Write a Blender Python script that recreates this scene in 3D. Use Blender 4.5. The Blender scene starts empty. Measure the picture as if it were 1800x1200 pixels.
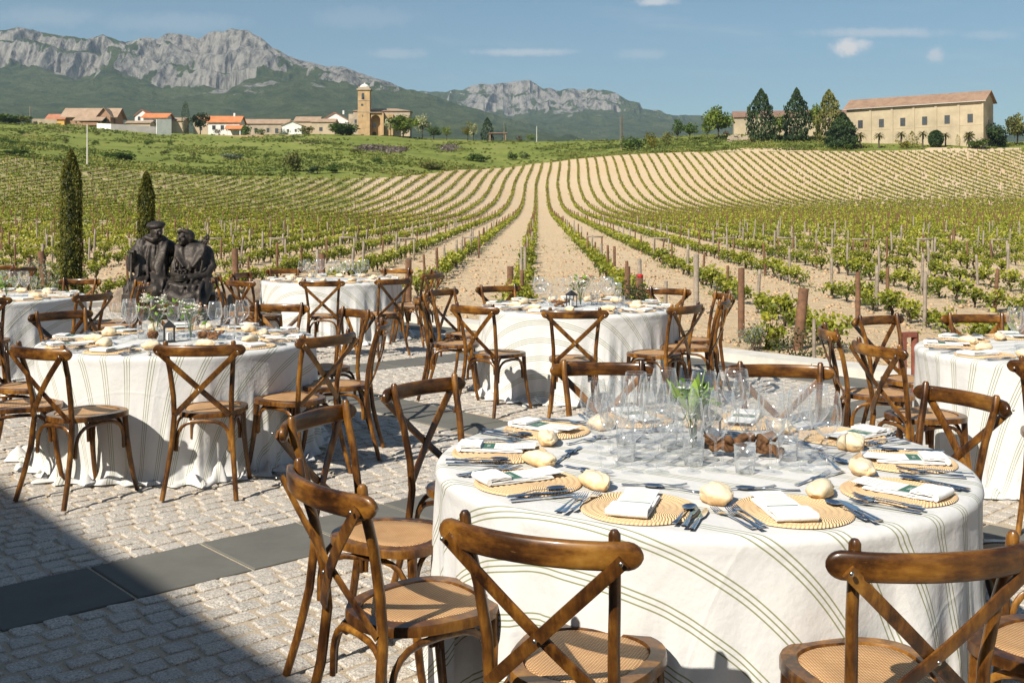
import bpy, math, random
import numpy as np
from mathutils import Vector, Matrix
PI=math.pi
S=bpy.context.scene
COL=S.collection
RNG=np.random.default_rng(7)
random.seed(7)
# ---------------------------------------------------------------- camera constants
F=1900.0; HZ=377.0; CH=1.62          # focal length and horizon in pixels of an 1800 px wide frame, eye height
def gx(px,Y): return (px-900.0)*Y/F
def gz(y,Y): return CH+(HZ-y)*Y/F
# ---------------------------------------------------------------- object helpers
def tag(o,label=None,cat=None,group=None,kind=None):
    if label: o['label']=label
    if cat: o['category']=cat
    if group: o['group']=group
    if kind: o['kind']=kind
    return o
def link(o,parent=None):
    COL.objects.link(o)
    if parent is not None: o.parent=parent
    return o
def empty(name,loc=(0,0,0),rz=0,sc=None):
    o=bpy.data.objects.new(name,None); o.empty_display_size=.1
    link(o); o.location=loc; o.rotation_euler=(0,0,rz)
    if sc is not None: o.scale=(sc,sc,sc) if not hasattr(sc,'__len__') else sc
    return o
def mobj(name,me,parent=None,loc=None,rz=None,sc=None):
    o=bpy.data.objects.new(name,me); link(o,parent)
    if loc is not None: o.location=loc
    if rz is not None: o.rotation_euler=(0,0,rz)
    if sc is not None: o.scale=(sc,sc,sc) if not hasattr(sc,'__len__') else sc
    return o
def copy_tree(o,parent=None):
    c=o.copy(); COL.objects.link(c)
    if parent is not None: c.parent=parent
    for ch in list(o.children): copy_tree(ch,c)
    return c
def np_mesh(name,V,Fc,mat=None,smooth=False,attrs=None,uv=None):
    V=np.asarray(V,np.float32).reshape(-1,3); Fc=np.asarray(Fc,np.int32)
    me=bpy.data.meshes.new(name); n,k=Fc.shape
    me.vertices.add(len(V)); me.vertices.foreach_set('co',V.ravel())
    me.loops.add(n*k); me.loops.foreach_set('vertex_index',Fc.ravel())
    me.polygons.add(n); me.polygons.foreach_set('loop_start',np.arange(0,n*k,k,dtype=np.int32))
    me.update(calc_edges=True)
    me.polygons.foreach_set('use_smooth',np.full(n,bool(smooth)))
    if attrs:
        for a,vals in attrs.items():
            at=me.attributes.new(a,'FLOAT','POINT'); at.data.foreach_set('value',np.asarray(vals,np.float32).ravel())
    if uv is not None:
        l=me.uv_layers.new(name='UVMap'); l.data.foreach_set('uv',np.asarray(uv,np.float32)[Fc.ravel()].ravel())
    if mat: me.materials.append(mat)
    me.validate()
    return me
class MB:
    def __init__(s): s.v=[]; s.f=[]
    def add(s,vs,fs):
        b=len(s.v); s.v+= [tuple(p) for p in vs]; s.f+=[tuple(b+i for i in f) for f in fs]; return s
    def box(s,c,d,rz=0,rx=0,ry=0):
        M=Matrix.Rotation(rz,3,'Z')@Matrix.Rotation(ry,3,'Y')@Matrix.Rotation(rx,3,'X'); c=Vector(c)
        vs=[c+M@Vector((x*d[0]/2,y*d[1]/2,z*d[2]/2)) for x in(-1,1) for y in(-1,1) for z in(-1,1)]
        return s.add(vs,[(0,1,3,2),(4,6,7,5),(0,4,5,1),(2,3,7,6),(0,2,6,4),(1,5,7,3)])
    def lathe(s,prof,c=(0,0,0),n=20,cap=True):
        vs=[];fs=[]
        for r,z in prof:
            for i in range(n):
                a=2*PI*i/n; vs.append((c[0]+r*math.cos(a),c[1]+r*math.sin(a),c[2]+z))
        for j in range(len(prof)-1):
            for i in range(n):
                k=(i+1)%n; fs.append((j*n+i,j*n+k,(j+1)*n+k,(j+1)*n+i))
        if cap:
            fs.append(tuple(range(n))[::-1]); fs.append(tuple((len(prof)-1)*n+i for i in range(n)))
        return s.add(vs,fs)
    def sweep(s,pts,w,h=None,up=(0,0,1),n=8,e=1.0,cap=True):
        """section w across, h along up; e>1 rounder box (superellipse exponent)"""
        P=[Vector(p) for p in pts]; m=len(P); vs=[];fs=[]
        ws=w if hasattr(w,'__len__') else [w]*m
        hs=(h if hasattr(h,'__len__') else [h]*m) if h is not None else ws
        up=Vector(up)
        for j in range(m):
            T=(P[min(j+1,m-1)]-P[max(j-1,0)]).normalized()
            sd=T.cross(up)
            if sd.length<1e-4: sd=T.cross(Vector((0,1,0.01)))
            sd.normalize(); u=sd.cross(T).normalized()
            for i in range(n):
                a=2*PI*(i+.5)/n; ca,sa=math.cos(a),math.sin(a)
                cx=math.copysign(abs(ca)**(1/e),ca); cy=math.copysign(abs(sa)**(1/e),sa)
                vs.append(P[j]+sd*(cx*ws[j]/2)+u*(cy*hs[j]/2))
        for j in range(m-1):
            for i in range(n):
                k=(i+1)%n; fs.append((j*n+i,j*n+k,(j+1)*n+k,(j+1)*n+i))
        if cap:
            fs.append(tuple(range(n))[::-1]); fs.append(tuple((m-1)*n+i for i in range(n)))
        return s.add(vs,fs)
    def ell(s,c,r,nu=12,nv=8,rz=0,rx=0,jit=0):
        M=Matrix.Rotation(rz,3,'Z')@Matrix.Rotation(rx,3,'X'); c=Vector(c); vs=[];fs=[]
        for j in range(nv+1):
            t=PI*j/nv
            for i in range(nu):
                a=2*PI*i/nu; k=1+jit*(random.random()-.5)
                vs.append(c+M@Vector((r[0]*math.sin(t)*math.cos(a)*k,r[1]*math.sin(t)*math.sin(a)*k,-r[2]*math.cos(t)*k)))
        for j in range(nv):
            for i in range(nu):
                k=(i+1)%nu; fs.append((j*nu+i,j*nu+k,(j+1)*nu+k,(j+1)*nu+i))
        return s.add(vs,fs)
    def mesh(s,name,mat=None,smooth=False,ang=None):
        me=bpy.data.meshes.new(name); me.from_pydata([tuple(v) for v in s.v],[],s.f); me.update()
        if mat: me.materials.append(mat)
        if smooth:
            me.polygons.foreach_set('use_smooth',np.ones(len(me.polygons),bool))
            if ang: me.set_sharp_from_angle(angle=math.radians(ang))
        return me
    def build(s,name,mat=None,parent=None,smooth=False,ang=None,**k):
        return mobj(name,s.mesh(name,mat,smooth,ang),parent,**k)
# ---------------------------------------------------------------- numpy noise
def _h(ix,iy,iz,seed):
    n=(ix.astype(np.int64)*374761393+iy.astype(np.int64)*668265263+iz.astype(np.int64)*2147483647+seed*974634777)&0xffffffff
    n=((n^(n>>13))*1274126177)&0xffffffff; n=(n^(n>>16))&0xffffffff
    return n.astype(np.float64)/4294967295.0
def vnoise(x,y,z=0,seed=0):
    x,y,z=np.broadcast_arrays(np.asarray(x,float),np.asarray(y,float),np.asarray(z,float))
    xi,yi,zi=np.floor(x),np.floor(y),np.floor(z); fx,fy,fz=x-xi,y-yi,z-zi
    fx=fx*fx*(3-2*fx);fy=fy*fy*(3-2*fy);fz=fz*fz*(3-2*fz)
    def c(a,b,d): return _h(xi+a,yi+b,zi+d,seed)
    return ((c(0,0,0)*(1-fx)+c(1,0,0)*fx)*(1-fy)+(c(0,1,0)*(1-fx)+c(1,1,0)*fx)*fy)*(1-fz)+((c(0,0,1)*(1-fx)+c(1,0,1)*fx)*(1-fy)+(c(0,1,1)*(1-fx)+c(1,1,1)*fx)*fy)*fz
def fbm(x,y,z=0,o=4,seed=0,ridge=False):
    t=0;a=1;s=0
    for i in range(o):
        n=vnoise(np.asarray(x)*2**i,np.asarray(y)*2**i,np.asarray(z)*2**i,seed+i*17)
        if ridge: n=1-np.abs(2*n-1)
        t=t+a*n;s+=a;a*=.5
    return t/s
def sstep(a,b,x): t=np.clip((np.asarray(x,float)-a)/(b-a),0,1); return t*t*(3-2*t)
# ---------------------------------------------------------------- materials
class NT:
    def __init__(s,name):
        s.m=bpy.data.materials.new(name); s.m.use_nodes=True; s.t=s.m.node_tree; s.t.nodes.clear()
        s.out=s.n('ShaderNodeOutputMaterial')
    def n(s,ty,ins=None,**k):
        q=s.t.nodes.new(ty)
        for a,v in k.items(): setattr(q,a,v)
        for a,v in (ins or {}).items():
            i=q.inputs[a]
            if hasattr(v,'is_output'): s.t.links.new(v,i)
            else: i.default_value=v
        return q
    def obj(s,scale=None):
        c=s.n('ShaderNodeTexCoord').outputs['Object']
        if scale is None: return c
        return s.n('ShaderNodeMapping',{'Vector':c,'Scale':scale}).outputs[0]
    def noise(s,sc,det=4,rough=.6,vec=None,out='Fac'):
        i={'Scale':sc,'Detail':det,'Roughness':rough}
        if vec is not None: i['Vector']=vec
        return s.n('ShaderNodeTexNoise',i).outputs[out]
    def ramp(s,fac,stops,interp='LINEAR'):
        r=s.n('ShaderNodeValToRGB',{'Fac':fac}); e=r.color_ramp; e.interpolation=interp
        while len(e.elements)<len(stops): e.elements.new(.5)
        for q,(p,c) in zip(e.elements,stops): q.position=p; q.color=(*c,1) if len(c)==3 else c
        return r.outputs[0]
    def mix(s,f,a,b,bt='MIX'):
        q=s.n('ShaderNodeMix',data_type='RGBA',blend_type=bt)
        for idx,v in((0,f),(6,a),(7,b)):
            if hasattr(v,'is_output'): s.t.links.new(v,q.inputs[idx])
            else: q.inputs[idx].default_value=v if idx==0 or len(v)==4 else (*v,1)
        return q.outputs[2]
    def math(s,op,a,b=0,c=0,clamp=False):
        q=s.n('ShaderNodeMath',operation=op,use_clamp=clamp)
        for i,v in enumerate((a,b,c)):
            if hasattr(v,'is_output'): s.t.links.new(v,q.inputs[i])
            else: q.inputs[i].default_value=v
        return q.outputs[0]
    def bump(s,h,st=.3,d=.01,nrm=None):
        i={'Height':h,'Strength':st,'Distance':d}
        if nrm is not None: i['Normal']=nrm
        return s.n('ShaderNodeBump',i).outputs[0]
    def pr(s,col,rough=.6,metal=0,nrm=None,spec=None,**k):
        i={'Base Color':col if hasattr(col,'is_output') else (*col,1),'Roughness':rough,'Metallic':metal}
        if nrm is not None: i['Normal']=nrm
        if spec is not None: i['Specular IOR Level']=spec
        i.update(k)
        p=s.n('ShaderNodeBsdfPrincipled',i); return p.outputs[0]
    def fin(s,sh): s.t.links.new(sh,s.out.inputs[0]); return s.m
def simple(name,col,rough=.7,metal=0,var=.0,sc=8,spec=None,bump=0,bsc=40):
    t=NT(name); c=col
    if var:
        n=t.noise(sc,5,.6,t.obj()); d=tuple(max(0,x*(1-var)) for x in col); l=tuple(x*(1+var) for x in col)
        c=t.ramp(n,[(.3,d),(.7,l)])
    nr=t.bump(t.noise(bsc,4,.6,t.obj()),bump,.01) if bump else None
    return t.fin(t.pr(c,rough,metal,nr,spec))
def leafmat(name,c0,c1,c2,trans=.35,rough=.55,spec=.3):
    t=NT(name); a=t.n('ShaderNodeAttribute',attribute_name='cv').outputs['Fac']
    r=t.n('ShaderNodeObjectInfo').outputs['Random']
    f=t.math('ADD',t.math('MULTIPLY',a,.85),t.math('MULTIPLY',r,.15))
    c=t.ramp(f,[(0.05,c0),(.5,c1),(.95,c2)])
    p=t.pr(c,rough,spec=spec)
    tr=t.n('ShaderNodeBsdfTranslucent',{'Color':t.mix(1,c,(1.0,1.0,.55),'MULTIPLY')}).outputs[0]
    return t.fin(t.n('ShaderNodeMixShader',{0:trans,1:p,2:tr}).outputs[0])
M={}
# stained bentwood
def woodmat(name,sc):
    t=NT(name); o=t.obj(); rnd=t.n('ShaderNodeObjectInfo').outputs['Random']
    ov=t.n('ShaderNodeVectorMath',{0:o,1:t.n('ShaderNodeCombineXYZ',{'X':t.math('MULTIPLY',rnd,9.0),'Y':t.math('MULTIPLY',rnd,5.0)}).outputs[0]},operation='ADD').outputs[0]
    g=t.noise(22,8,.72,t.n('ShaderNodeMapping',{'Vector':ov,'Scale':sc}).outputs[0])
    b=t.noise(6,4,.6,ov); f=t.math('ADD',t.math('MULTIPLY',g,.55),t.math('MULTIPLY',b,.55))
    c=t.ramp(f,[(.40,(.008,.003,.001)),(.48,(.035,.012,.002)),(.56,(.125,.047,.006)),(.65,(.26,.112,.014)),(.78,(.43,.225,.04))])
    c=t.mix(t.math('MULTIPLY',rnd,.35),c,(.07,.028,.008))
    scr=t.ramp(t.noise(70,4,.75,t.n('ShaderNodeMapping',{'Vector':ov,'Scale':sc}).outputs[0]),[(.66,(0,0,0)),(.74,(1,1,1))])
    c=t.mix(t.math('MULTIPLY',t.n('ShaderNodeSeparateColor',{0:scr}).outputs[0],.35),c,(.40,.22,.08))
    return t.fin(t.pr(c,t.math('ADD',t.math('MULTIPLY',g,.35),t.math('MULTIPLY_ADD',b,.3,.05)),0,t.bump(g,.15,.004),.35,**{'Coat Weight':.3,'Coat Roughness':.14}))
M['wood']=woodmat('stained_wood',(1,1,.2)); M['woodx']=woodmat('stained_wood_rail',(.2,1,1))
# cane seat
t=NT('woven_cane'); o=t.obj()
w1=t.n('ShaderNodeTexWave',{'Vector':o,'Scale':38.0,'Distortion':.6,'Detail':1.0},bands_direction='X').outputs['Fac']
w2=t.n('ShaderNodeTexWave',{'Vector':o,'Scale':38.0,'Distortion':.6,'Detail':1.0},bands_direction='Y').outputs['Fac']
ww=t.math('MULTIPLY',w1,w2); nn=t.noise(18,4,.6,o)
c=t.mix(nn,(.42,.22,.09),(.74,.47,.23)); c=t.mix(t.ramp(ww,[(.0,(.8,.8,.8)),(.3,(0,0,0))]),c,(.20,.10,.04))
M['cane']=t.fin(t.pr(c,.6,0,t.bump(ww,.5,.004)))
M['screw']=simple('steel_screw',(.5,.47,.42),.3,1)
# cloth
t=NT('striped_linen'); uv=t.n('ShaderNodeUVMap').outputs[0]
u=t.n('ShaderNodeSeparateXYZ',{0:uv}).outputs[0]; PER=.155
q=t.math('MULTIPLY',t.math('FRACT',t.math('DIVIDE',u,PER)),PER)
m=None
for k in (.05,.067,.084):
    d=t.math('ABSOLUTE',t.math('SUBTRACT',q,k)); l=t.math('SUBTRACT',1.0,t.n('ShaderNodeMapRange',{'Value':d,'From Min':.0016,'From Max':.0030}).outputs[0])
    m=l if m is None else t.math('MAXIMUM',m,l)
wv=t.noise(900,2,.5,uv); big=t.noise(9,3,.5,uv)
c=t.mix(m,(.705,.70,.69),(.26,.27,.14))
c=t.mix(t.math('MULTIPLY',wv,.08),c,(.5,.5,.48))
vv_=t.n('ShaderNodeSeparateXYZ',{0:uv}).outputs[1]
def crz(q_,per,off): return t.n('ShaderNodeMapRange',{'Value':t.math('ABSOLUTE',t.math('SUBTRACT',t.math('FRACT',t.math('ADD',t.math('DIVIDE',q_,per),off)),.5)),'From Min':0.0,'From Max':.02,'To Min':1.0,'To Max':0.0}).outputs[0]
cre=t.math('MAXIMUM',crz(u,.74,.13),crz(vv_,.62,.31))
h=t.math('ADD',t.math('MULTIPLY',big,1.0),t.math('MULTIPLY',t.noise(30,4,.6,uv),.35))
h=t.math('ADD',h,t.math('MULTIPLY',cre,.17)); p=t.pr(c,.85,0,t.bump(h,.30,.02),.15); tr=t.n('ShaderNodeBsdfTranslucent',{'Color':c}).outputs[0]
M['cloth']=t.fin(t.n('ShaderNodeMixShader',{0:.12,1:p,2:tr}).outputs[0])
M['napkin']=simple('napkin_cotton',(.77,.77,.755),.85,bump=.2,bsc=60)
M['paper']=simple('menu_paper',(.78,.78,.76),.7)
M['emblem']=simple('printed_green',(.055,.14,.10),.7)
M['ink']=simple('grey_print',(.66,.66,.64),.8)
M['letter']=simple('white_print',(.75,.8,.76),.8)
t=NT('woven_straw'); o=t.obj(); sp=t.n('ShaderNodeSeparateXYZ',{0:o})
ang=t.math('ARCTAN2',sp.outputs[1],sp.outputs[0]); rad=t.math('SQRT',t.math('ADD',t.math('MULTIPLY',sp.outputs[0],sp.outputs[0]),t.math('MULTIPLY',sp.outputs[1],sp.outputs[1])))
st=t.math('SINE',t.math('ADD',t.math('MULTIPLY',ang,90.0),t.math('MULTIPLY',rad,400.0)))
c=t.mix(t.math('MULTIPLY_ADD',st,.25,.3),(.78,.53,.28),(.55,.32,.14)); c=t.mix(t.math('MULTIPLY',t.noise(30,4,.6,o),.6),c,(.85,.66,.42))
M['straw']=t.fin(t.pr(c,.75,0,t.bump(st,.6,.004)))
t=NT('bread_crust'); o=t.obj(); nz=t.math('ADD',t.math('MULTIPLY',t.n('ShaderNodeSeparateXYZ',{0:o}).outputs[2],14.0),t.math('MULTIPLY',t.noise(22,6,.7,o),1.0))
M['bread']=t.fin(t.pr(t.ramp(nz,[(.35,(.42,.19,.055)),(.55,(.60,.36,.15)),(.78,(.70,.52,.29)),(.95,(.74,.62,.44))]),.65,0,t.bump(t.noise(45,6,.75,o),.6,.006)))
M['steel']=simple('polished_cutlery',(.62,.64,.68),.09,1)
# thin glass
t=NT('thin_glass'); lw=t.n('ShaderNodeLayerWeight',{'Blend':.5}).outputs['Facing']
f=t.ramp(lw,[(0,(.05,)*3),(.4,(.09,)*3),(.7,(.30,)*3),(1,(.85,)*3)])
edge=t.ramp(lw,[(.3,(.998,.998,.998)),(.7,(.985,.987,.99)),(1,(.72,.75,.77))])
base=t.n('ShaderNodeMixShader',{0:f,1:t.n('ShaderNodeBsdfTransparent',{'Color':edge}).outputs[0],2:t.n('ShaderNodeBsdfGlossy',{'Color':(1,1,1,1),'Roughness':.05}).outputs[0]}).outputs[0]
glint_white=t.n('ShaderNodeMixShader',{0:.5,1:t.n('ShaderNodeBsdfDiffuse',{'Color':(.9,.93,.95,1)}).outputs[0],2:t.n('ShaderNodeBsdfTranslucent',{'Color':(.9,.93,.95,1)}).outputs[0]}).outputs[0]  # white scatter, strongest at grazing edges, stands in for bright refracted rims
mf=t.ramp(lw,[(0,(.018,)*3),(.5,(.042,)*3),(.75,(.21,)*3),(1,(.8,)*3)])
M['glass']=t.fin(t.n('ShaderNodeMixShader',{0:mf,1:base,2:glint_white}).outputs[0])
M['black']=simple('black_metal',(.02,.02,.022),.45)
M['bark']=simple('rough_bark',(.16,.075,.03),.9,var=.6,sc=30,bump=.8,bsc=60)
M['post']=simple('weathered_post',(.14,.07,.036),.9,var=.45,sc=9,bump=.5,bsc=30)
M['postg']=simple('grey_post',(.25,.205,.16),.9,var=.35,sc=9,bump=.5,bsc=30)
M['vtrunk']=simple('vine_trunk',(.055,.036,.022),.95,var=.4,sc=20,bump=.8,bsc=40)
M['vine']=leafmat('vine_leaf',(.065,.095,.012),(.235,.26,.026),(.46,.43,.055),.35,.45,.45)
M['white_fl']=simple('white_petal',(.85,.83,.74),.6)
M['lily']=simple('lily_leaf',(.30,.46,.07),.45,var=.25,sc=20)
M['red_fl']=simple('red_petal',(.45,.01,.015),.6)
M['green_st']=leafmat('fresh_leaf',(.08,.17,.02),(.2,.36,.05),(.4,.55,.12),.4)
# bronze
t=NT('dark_bronze'); o=t.obj(); n=t.noise(7,6,.65,o); n2=t.noise(45,4,.6,o)
M['bronze']=t.fin(t.pr(t.ramp(n,[(.3,(.02,.016,.014)),(.55,(.055,.045,.038)),(.8,(.11,.09,.075))]),t.math('MULTIPLY_ADD',n2,.25,.42),.5,t.bump(t.math('ADD',n,n2),.35,.02)))
t=NT('boulder_stone'); o=t.obj(); n=t.noise(4,7,.65,o)
M['boulder']=t.fin(t.pr(t.ramp(n,[(.3,(.13,.10,.075)),(.5,(.30,.23,.17)),(.7,(.42,.35,.26))]),.95,0,t.bump(n,.8,.08)))
M['corten']=simple('corten_steel',(.21,.065,.04),.85,var=.3,sc=12,bump=.2)
# paving
t=NT('granite_setts'); o=t.obj(); cv=t.n('ShaderNodeAttribute',attribute_name='cv').outputs['Fac']
sp=t.noise(120,4,.85,o); sp2=t.noise(38,4,.7,o)
c=t.ramp(sp,[(.40,(.12,.118,.115)),(.5,(.43,.405,.37)),(.60,(.70,.65,.58))])
dirt=t.ramp(t.noise(1.6,6,.7,o),[(.45,(0,0,0)),(.7,(1,1,1))]); c=t.mix(t.math('MULTIPLY',sp2,.40),c,(.60,.50,.38)); c=t.mix(t.math('MULTIPLY',cv,.35),c,(.34,.33,.32)); c=t.mix(t.math('MULTIPLY',t.n('ShaderNodeSeparateColor',{0:dirt}).outputs[0],.35),c,(.48,.40,.31))
M['sett']=t.fin(t.pr(c,.85,0,t.bump(t.math('ADD',sp2,t.noise(28,4,.6,o)),.7,.012)))
t=NT('sandy_joints'); o=t.obj(); n=t.noise(120,5,.7,o)
M['joint']=t.fin(t.pr(t.ramp(n,[(.3,(.36,.29,.21)),(.7,(.58,.48,.36))]),.95,0,t.bump(n,.8,.01)))
t=NT('slate_slab'); o=t.obj(); n=t.noise(3,6,.7,o); cv=t.n('ShaderNodeAttribute',attribute_name='cv').outputs['Fac']
c=t.ramp(n,[(.3,(.11,.108,.097)),(.7,(.155,.15,.133))]); c=t.mix(t.math('MULTIPLY',t.noise(200,3,.8,o),.25),c,(.2,.2,.18)); c=t.mix(t.math('MULTIPLY',cv,.25),c,(.07,.07,.072))
M['slate']=t.fin(t.pr(c,.85,0,t.bump(t.noise(80,4,.7,o),.15,.004),.15))
M['kerb']=simple('pale_kerb_stone',(.58,.55,.49),.85,var=.12,sc=6,bump=.3,bsc=80)
# ground: vineyard soil / grass by vertex attribute 'veg'
t=NT('field_ground'); o=t.obj(); veg=t.n('ShaderNodeAttribute',attribute_name='veg').outputs['Fac']
near=t.noise(2.2,8,.75,o); far=t.noise(.03,6,.65,o); cl=t.n('ShaderNodeTexVoronoi',{'Vector':o,'Scale':4.5,'Randomness':1.0}).outputs['Distance']
clod=t.noise(9,5,.75,o)
soil=t.ramp(near,[(.25,(.33,.205,.11)),(.5,(.55,.38,.215)),(.75,(.66,.485,.30))]); soil=t.mix(t.math('MULTIPLY',far,.8),soil,(.60,.515,.375))
g1=t.ramp(t.noise(.05,8,.7,o),[(.3,(.075,.10,.022)),(.43,(.15,.18,.04)),(.57,(.23,.245,.06)),(.7,(.33,.29,.12))])
g2=t.ramp(t.noise(.6,5,.7,o),[(.35,(.07,.11,.022)),(.65,(.24,.27,.06))])
grass=t.mix(.45,g1,g2)
pp=t.ramp(t.noise(.035,4,.6,t.n('ShaderNodeMapping',{'Vector':o,'Location':(31,77,5)}).outputs[0]),[(.64,(0,0,0)),(.70,(1,1,1))]); grass=t.mix(t.math('MULTIPLY',t.n('ShaderNodeSeparateColor',{0:pp}).outputs[0],.75),grass,(.24,.17,.09))
vm=t.math('ADD',veg,t.math('MULTIPLY',t.math('SUBTRACT',t.noise(.25,5,.7,o),.5),.6)); vm=t.n('ShaderNodeMapRange',{'Value':vm,'From Min':.4,'From Max':.6}).outputs[0]
c=t.mix(vm,soil,grass)
M['ground']=t.fin(t.pr(c,.95,0,t.bump(t.math('ADD',t.math('ADD',near,t.math('MULTIPLY',clod,.5)),t.math('MULTIPLY',cl,.5)),.9,.10),.1))
# mountain
t=NT('mountain_rock'); o=t.obj(); rk=t.n('ShaderNodeAttribute',attribute_name='rock').outputs['Fac']
nf=t.noise(.012,9,.72,o); ns=t.noise(.028,9,.78,t.obj((1,1,.3))); nb=t.noise(.0022,6,.65,o)
rock=t.ramp(ns,[(.37,(.07,.075,.085)),(.44,(.33,.315,.29)),(.54,(.60,.565,.51)),(.72,(.74,.66,.56))]); st_=t.ramp(t.noise(.011,6,.75,t.obj((1,1,.12))),[(.36,(1,1,1)),(.44,(0,0,0))]); rock=t.mix(t.math('MULTIPLY',t.n('ShaderNodeSeparateColor',{0:st_}).outputs[0],.8),rock,(.07,.075,.08))
gr=t.ramp(nf,[(.32,(.032,.062,.026)),(.46,(.095,.14,.05)),(.58,(.17,.21,.08)),(.7,(.28,.28,.15))]); gr=t.mix(t.math('MULTIPLY',nb,.6),gr,(.085,.12,.05))
k=t.math('ADD',rk,t.math('MULTIPLY',t.math('SUBTRACT',nf,.5),1.3)); k=t.n('ShaderNodeMapRange',{'Value':k,'From Min':.44,'From Max':.56}).outputs[0]
M['mount']=t.fin(t.pr(t.mix(k,gr,rock),.95,0,t.bump(t.math('ADD',nf,t.math('MULTIPLY',ns,1.6)),1.0,45.0),.05))
# ---------------------------------------------------------------- terrain
COLS=[(-700,[(150,374),(180,322),(215,262),(420,210),(900,212)]),
(0,[(100,388),(130,368),(160,338),(190,303),(215,272),(420,217),(900,217)]),
(125,[(100,390),(130,373),(160,348),(190,317),(215,287),(420,222),(900,222)]),
(300,[(110,389),(150,366),(190,334),(220,303),(420,238),(900,236)]),
(400,[(110,390),(150,370),(190,339),(220,311),(420,238),(900,236)]),
(620,[(150,378),(188,350),(228,312),(420,237),(900,235)]),
(700,[(150,378),(195,350),(240,308),(420,241),(900,243)]),
(800,[(150,380),(205,350),(240,328),(280,300),(430,247),(900,252)]),
(940,[(150,382),(170,377),(205,366),(233,352),(255,334),(276,318),(298,303),(320,289),(430,249),(900,258)]),
(1080,[(150,382),(170,377),(205,366),(233,352),(255,332),(276,312),(298,292),(325,272),(430,248),(900,258)]),
(1180,[(150,382),(170,377),(205,366),(233,352),(255,332),(276,311),(298,290),(325,268),(400,242),(900,262)]),
(1290,[(150,382),(170,377),(205,366),(233,352),(255,332),(276,311),(298,290),(325,267),(365,240),(430,237),(900,262)]),
(1480,[(150,382),(170,377),(205,366),(233,352),(255,332),(276,311),(298,290),(325,266),(343,256),(372,240),(430,238),(900,262)]),
(1530,[(150,382),(170,377),(205,366),(233,352),(255,332),(276,311),(298,290),(325,266),(343,256),(430,252),(900,262)]),
(1800,[(150,382),(170,377),(205,366),(233,352),(255,332),(276,311),(298,290),(325,264),(343,251),(430,250),(900,262)]),
(2500,[(150,382),(170,377),(205,366),(233,352),(255,332),(276,311),(298,290),(325,262),(343,249),(430,248),(900,262)])]
CPX=np.array([c[0] for c in COLS],float)
YS=np.concatenate([np.linspace(1,40,14)[:-1],np.linspace(40,500,140),np.linspace(505,900,25),np.array([1100,1500,2500])])
TAB=[]
for px,pts in COLS:
    P=[(q,351+4655/q) for q in (40,60,80,90,100,110,120) if q<pts[0][0]-4]+pts
    yy=np.interp(np.log(YS),np.log([p[0] for p in P]),[p[1] for p in P])
    nearp=351+4655/YS
    yy=np.where(YS<80,nearp,yy)
    zz=CH+(HZ-yy)*YS/F
    z9=zz[YS<=900][-1]; zz=np.where(YS>900,np.interp(YS,[900,1100,1500,2500],[z9,z9-25,-30,-60]),zz)
    # smooth the profile a little beyond the flat field
    for _ in range(2):
        q=zz.copy(); q[1:-1]=(zz[:-2]+zz[1:-1]*2+zz[2:])/4; zz=np.where((YS>100)&(YS<480),q,zz)
    TAB.append(zz)
TAB=np.array(TAB)
PXG=np.arange(-700,2501,25.0)
G=np.array([[0.0]*len(YS)]*len(PXG))
for j in range(len(YS)): G[:,j]=np.interp(PXG,CPX,TAB[:,j])
for _ in range(6):
    Q=G.copy(); Q[1:-1]=(G[:-2]+G[1:-1]*2+G[2:])/4; G=Q
def H(X,Y,rough=True):
    X=np.asarray(X,float);Y=np.asarray(Y,float); Yc=np.clip(Y,1,2499)
    px=np.clip(900+F*X/Yc,-699,2499)
    a=(px+700)/25; i=np.floor(a).astype(int); fa=a-i
    b=np.interp(Yc,YS,np.arange(len(YS))); j=np.clip(np.floor(b).astype(int),0,len(YS)-2); fb=b-j
    z=(G[i,j]*(1-fa)+G[i+1,j]*fa)*(1-fb)+(G[i,j+1]*(1-fa)+G[i+1,j+1]*fa)*fb
    if rough:
        w=VEG(X,Y); z=z+w*(fbm(X/25,Y/25,0,3,3)-.5)*1.6*sstep(180,260,Y)
    return z
BPX=np.array([-700,0,125,300,400,620,700,800,880,940,1000,1080,1180,2500],float)
BY=np.array([215,215,215,220,220,228,240,280,303,320,324,325,325,325],float)
def YB(px): return np.interp(px,BPX,BY)
def VEG(X,Y):
    px=900+F*X/np.maximum(Y,1)
    return sstep(-3,3,Y-YB(px)-4*(fbm(px/60,0,0,3,5)-.5))
def HH(x,y): return float(H(np.array([x]),np.array([y]))[0])
# grid in (px,Y)
gp=np.concatenate([np.arange(-3000,-400,200),np.arange(-400,2200,8),np.arange(2200,5000,200)])
gy=np.concatenate([np.arange(6,40,.6),np.geomspace(40,600,230),np.geomspace(620,2500,22)])
PX,YY=np.meshgrid(gp,gy); XX=(PX-900)*YY/F
ZZ=H(XX,YY); nearw=sstep(90,40,YY)
nr=(fbm(XX*1.3,YY*1.3,0,4,9)-.5)*.10*nearw; ZZ=ZZ+nr
vv=VEG(XX,YY)
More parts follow.
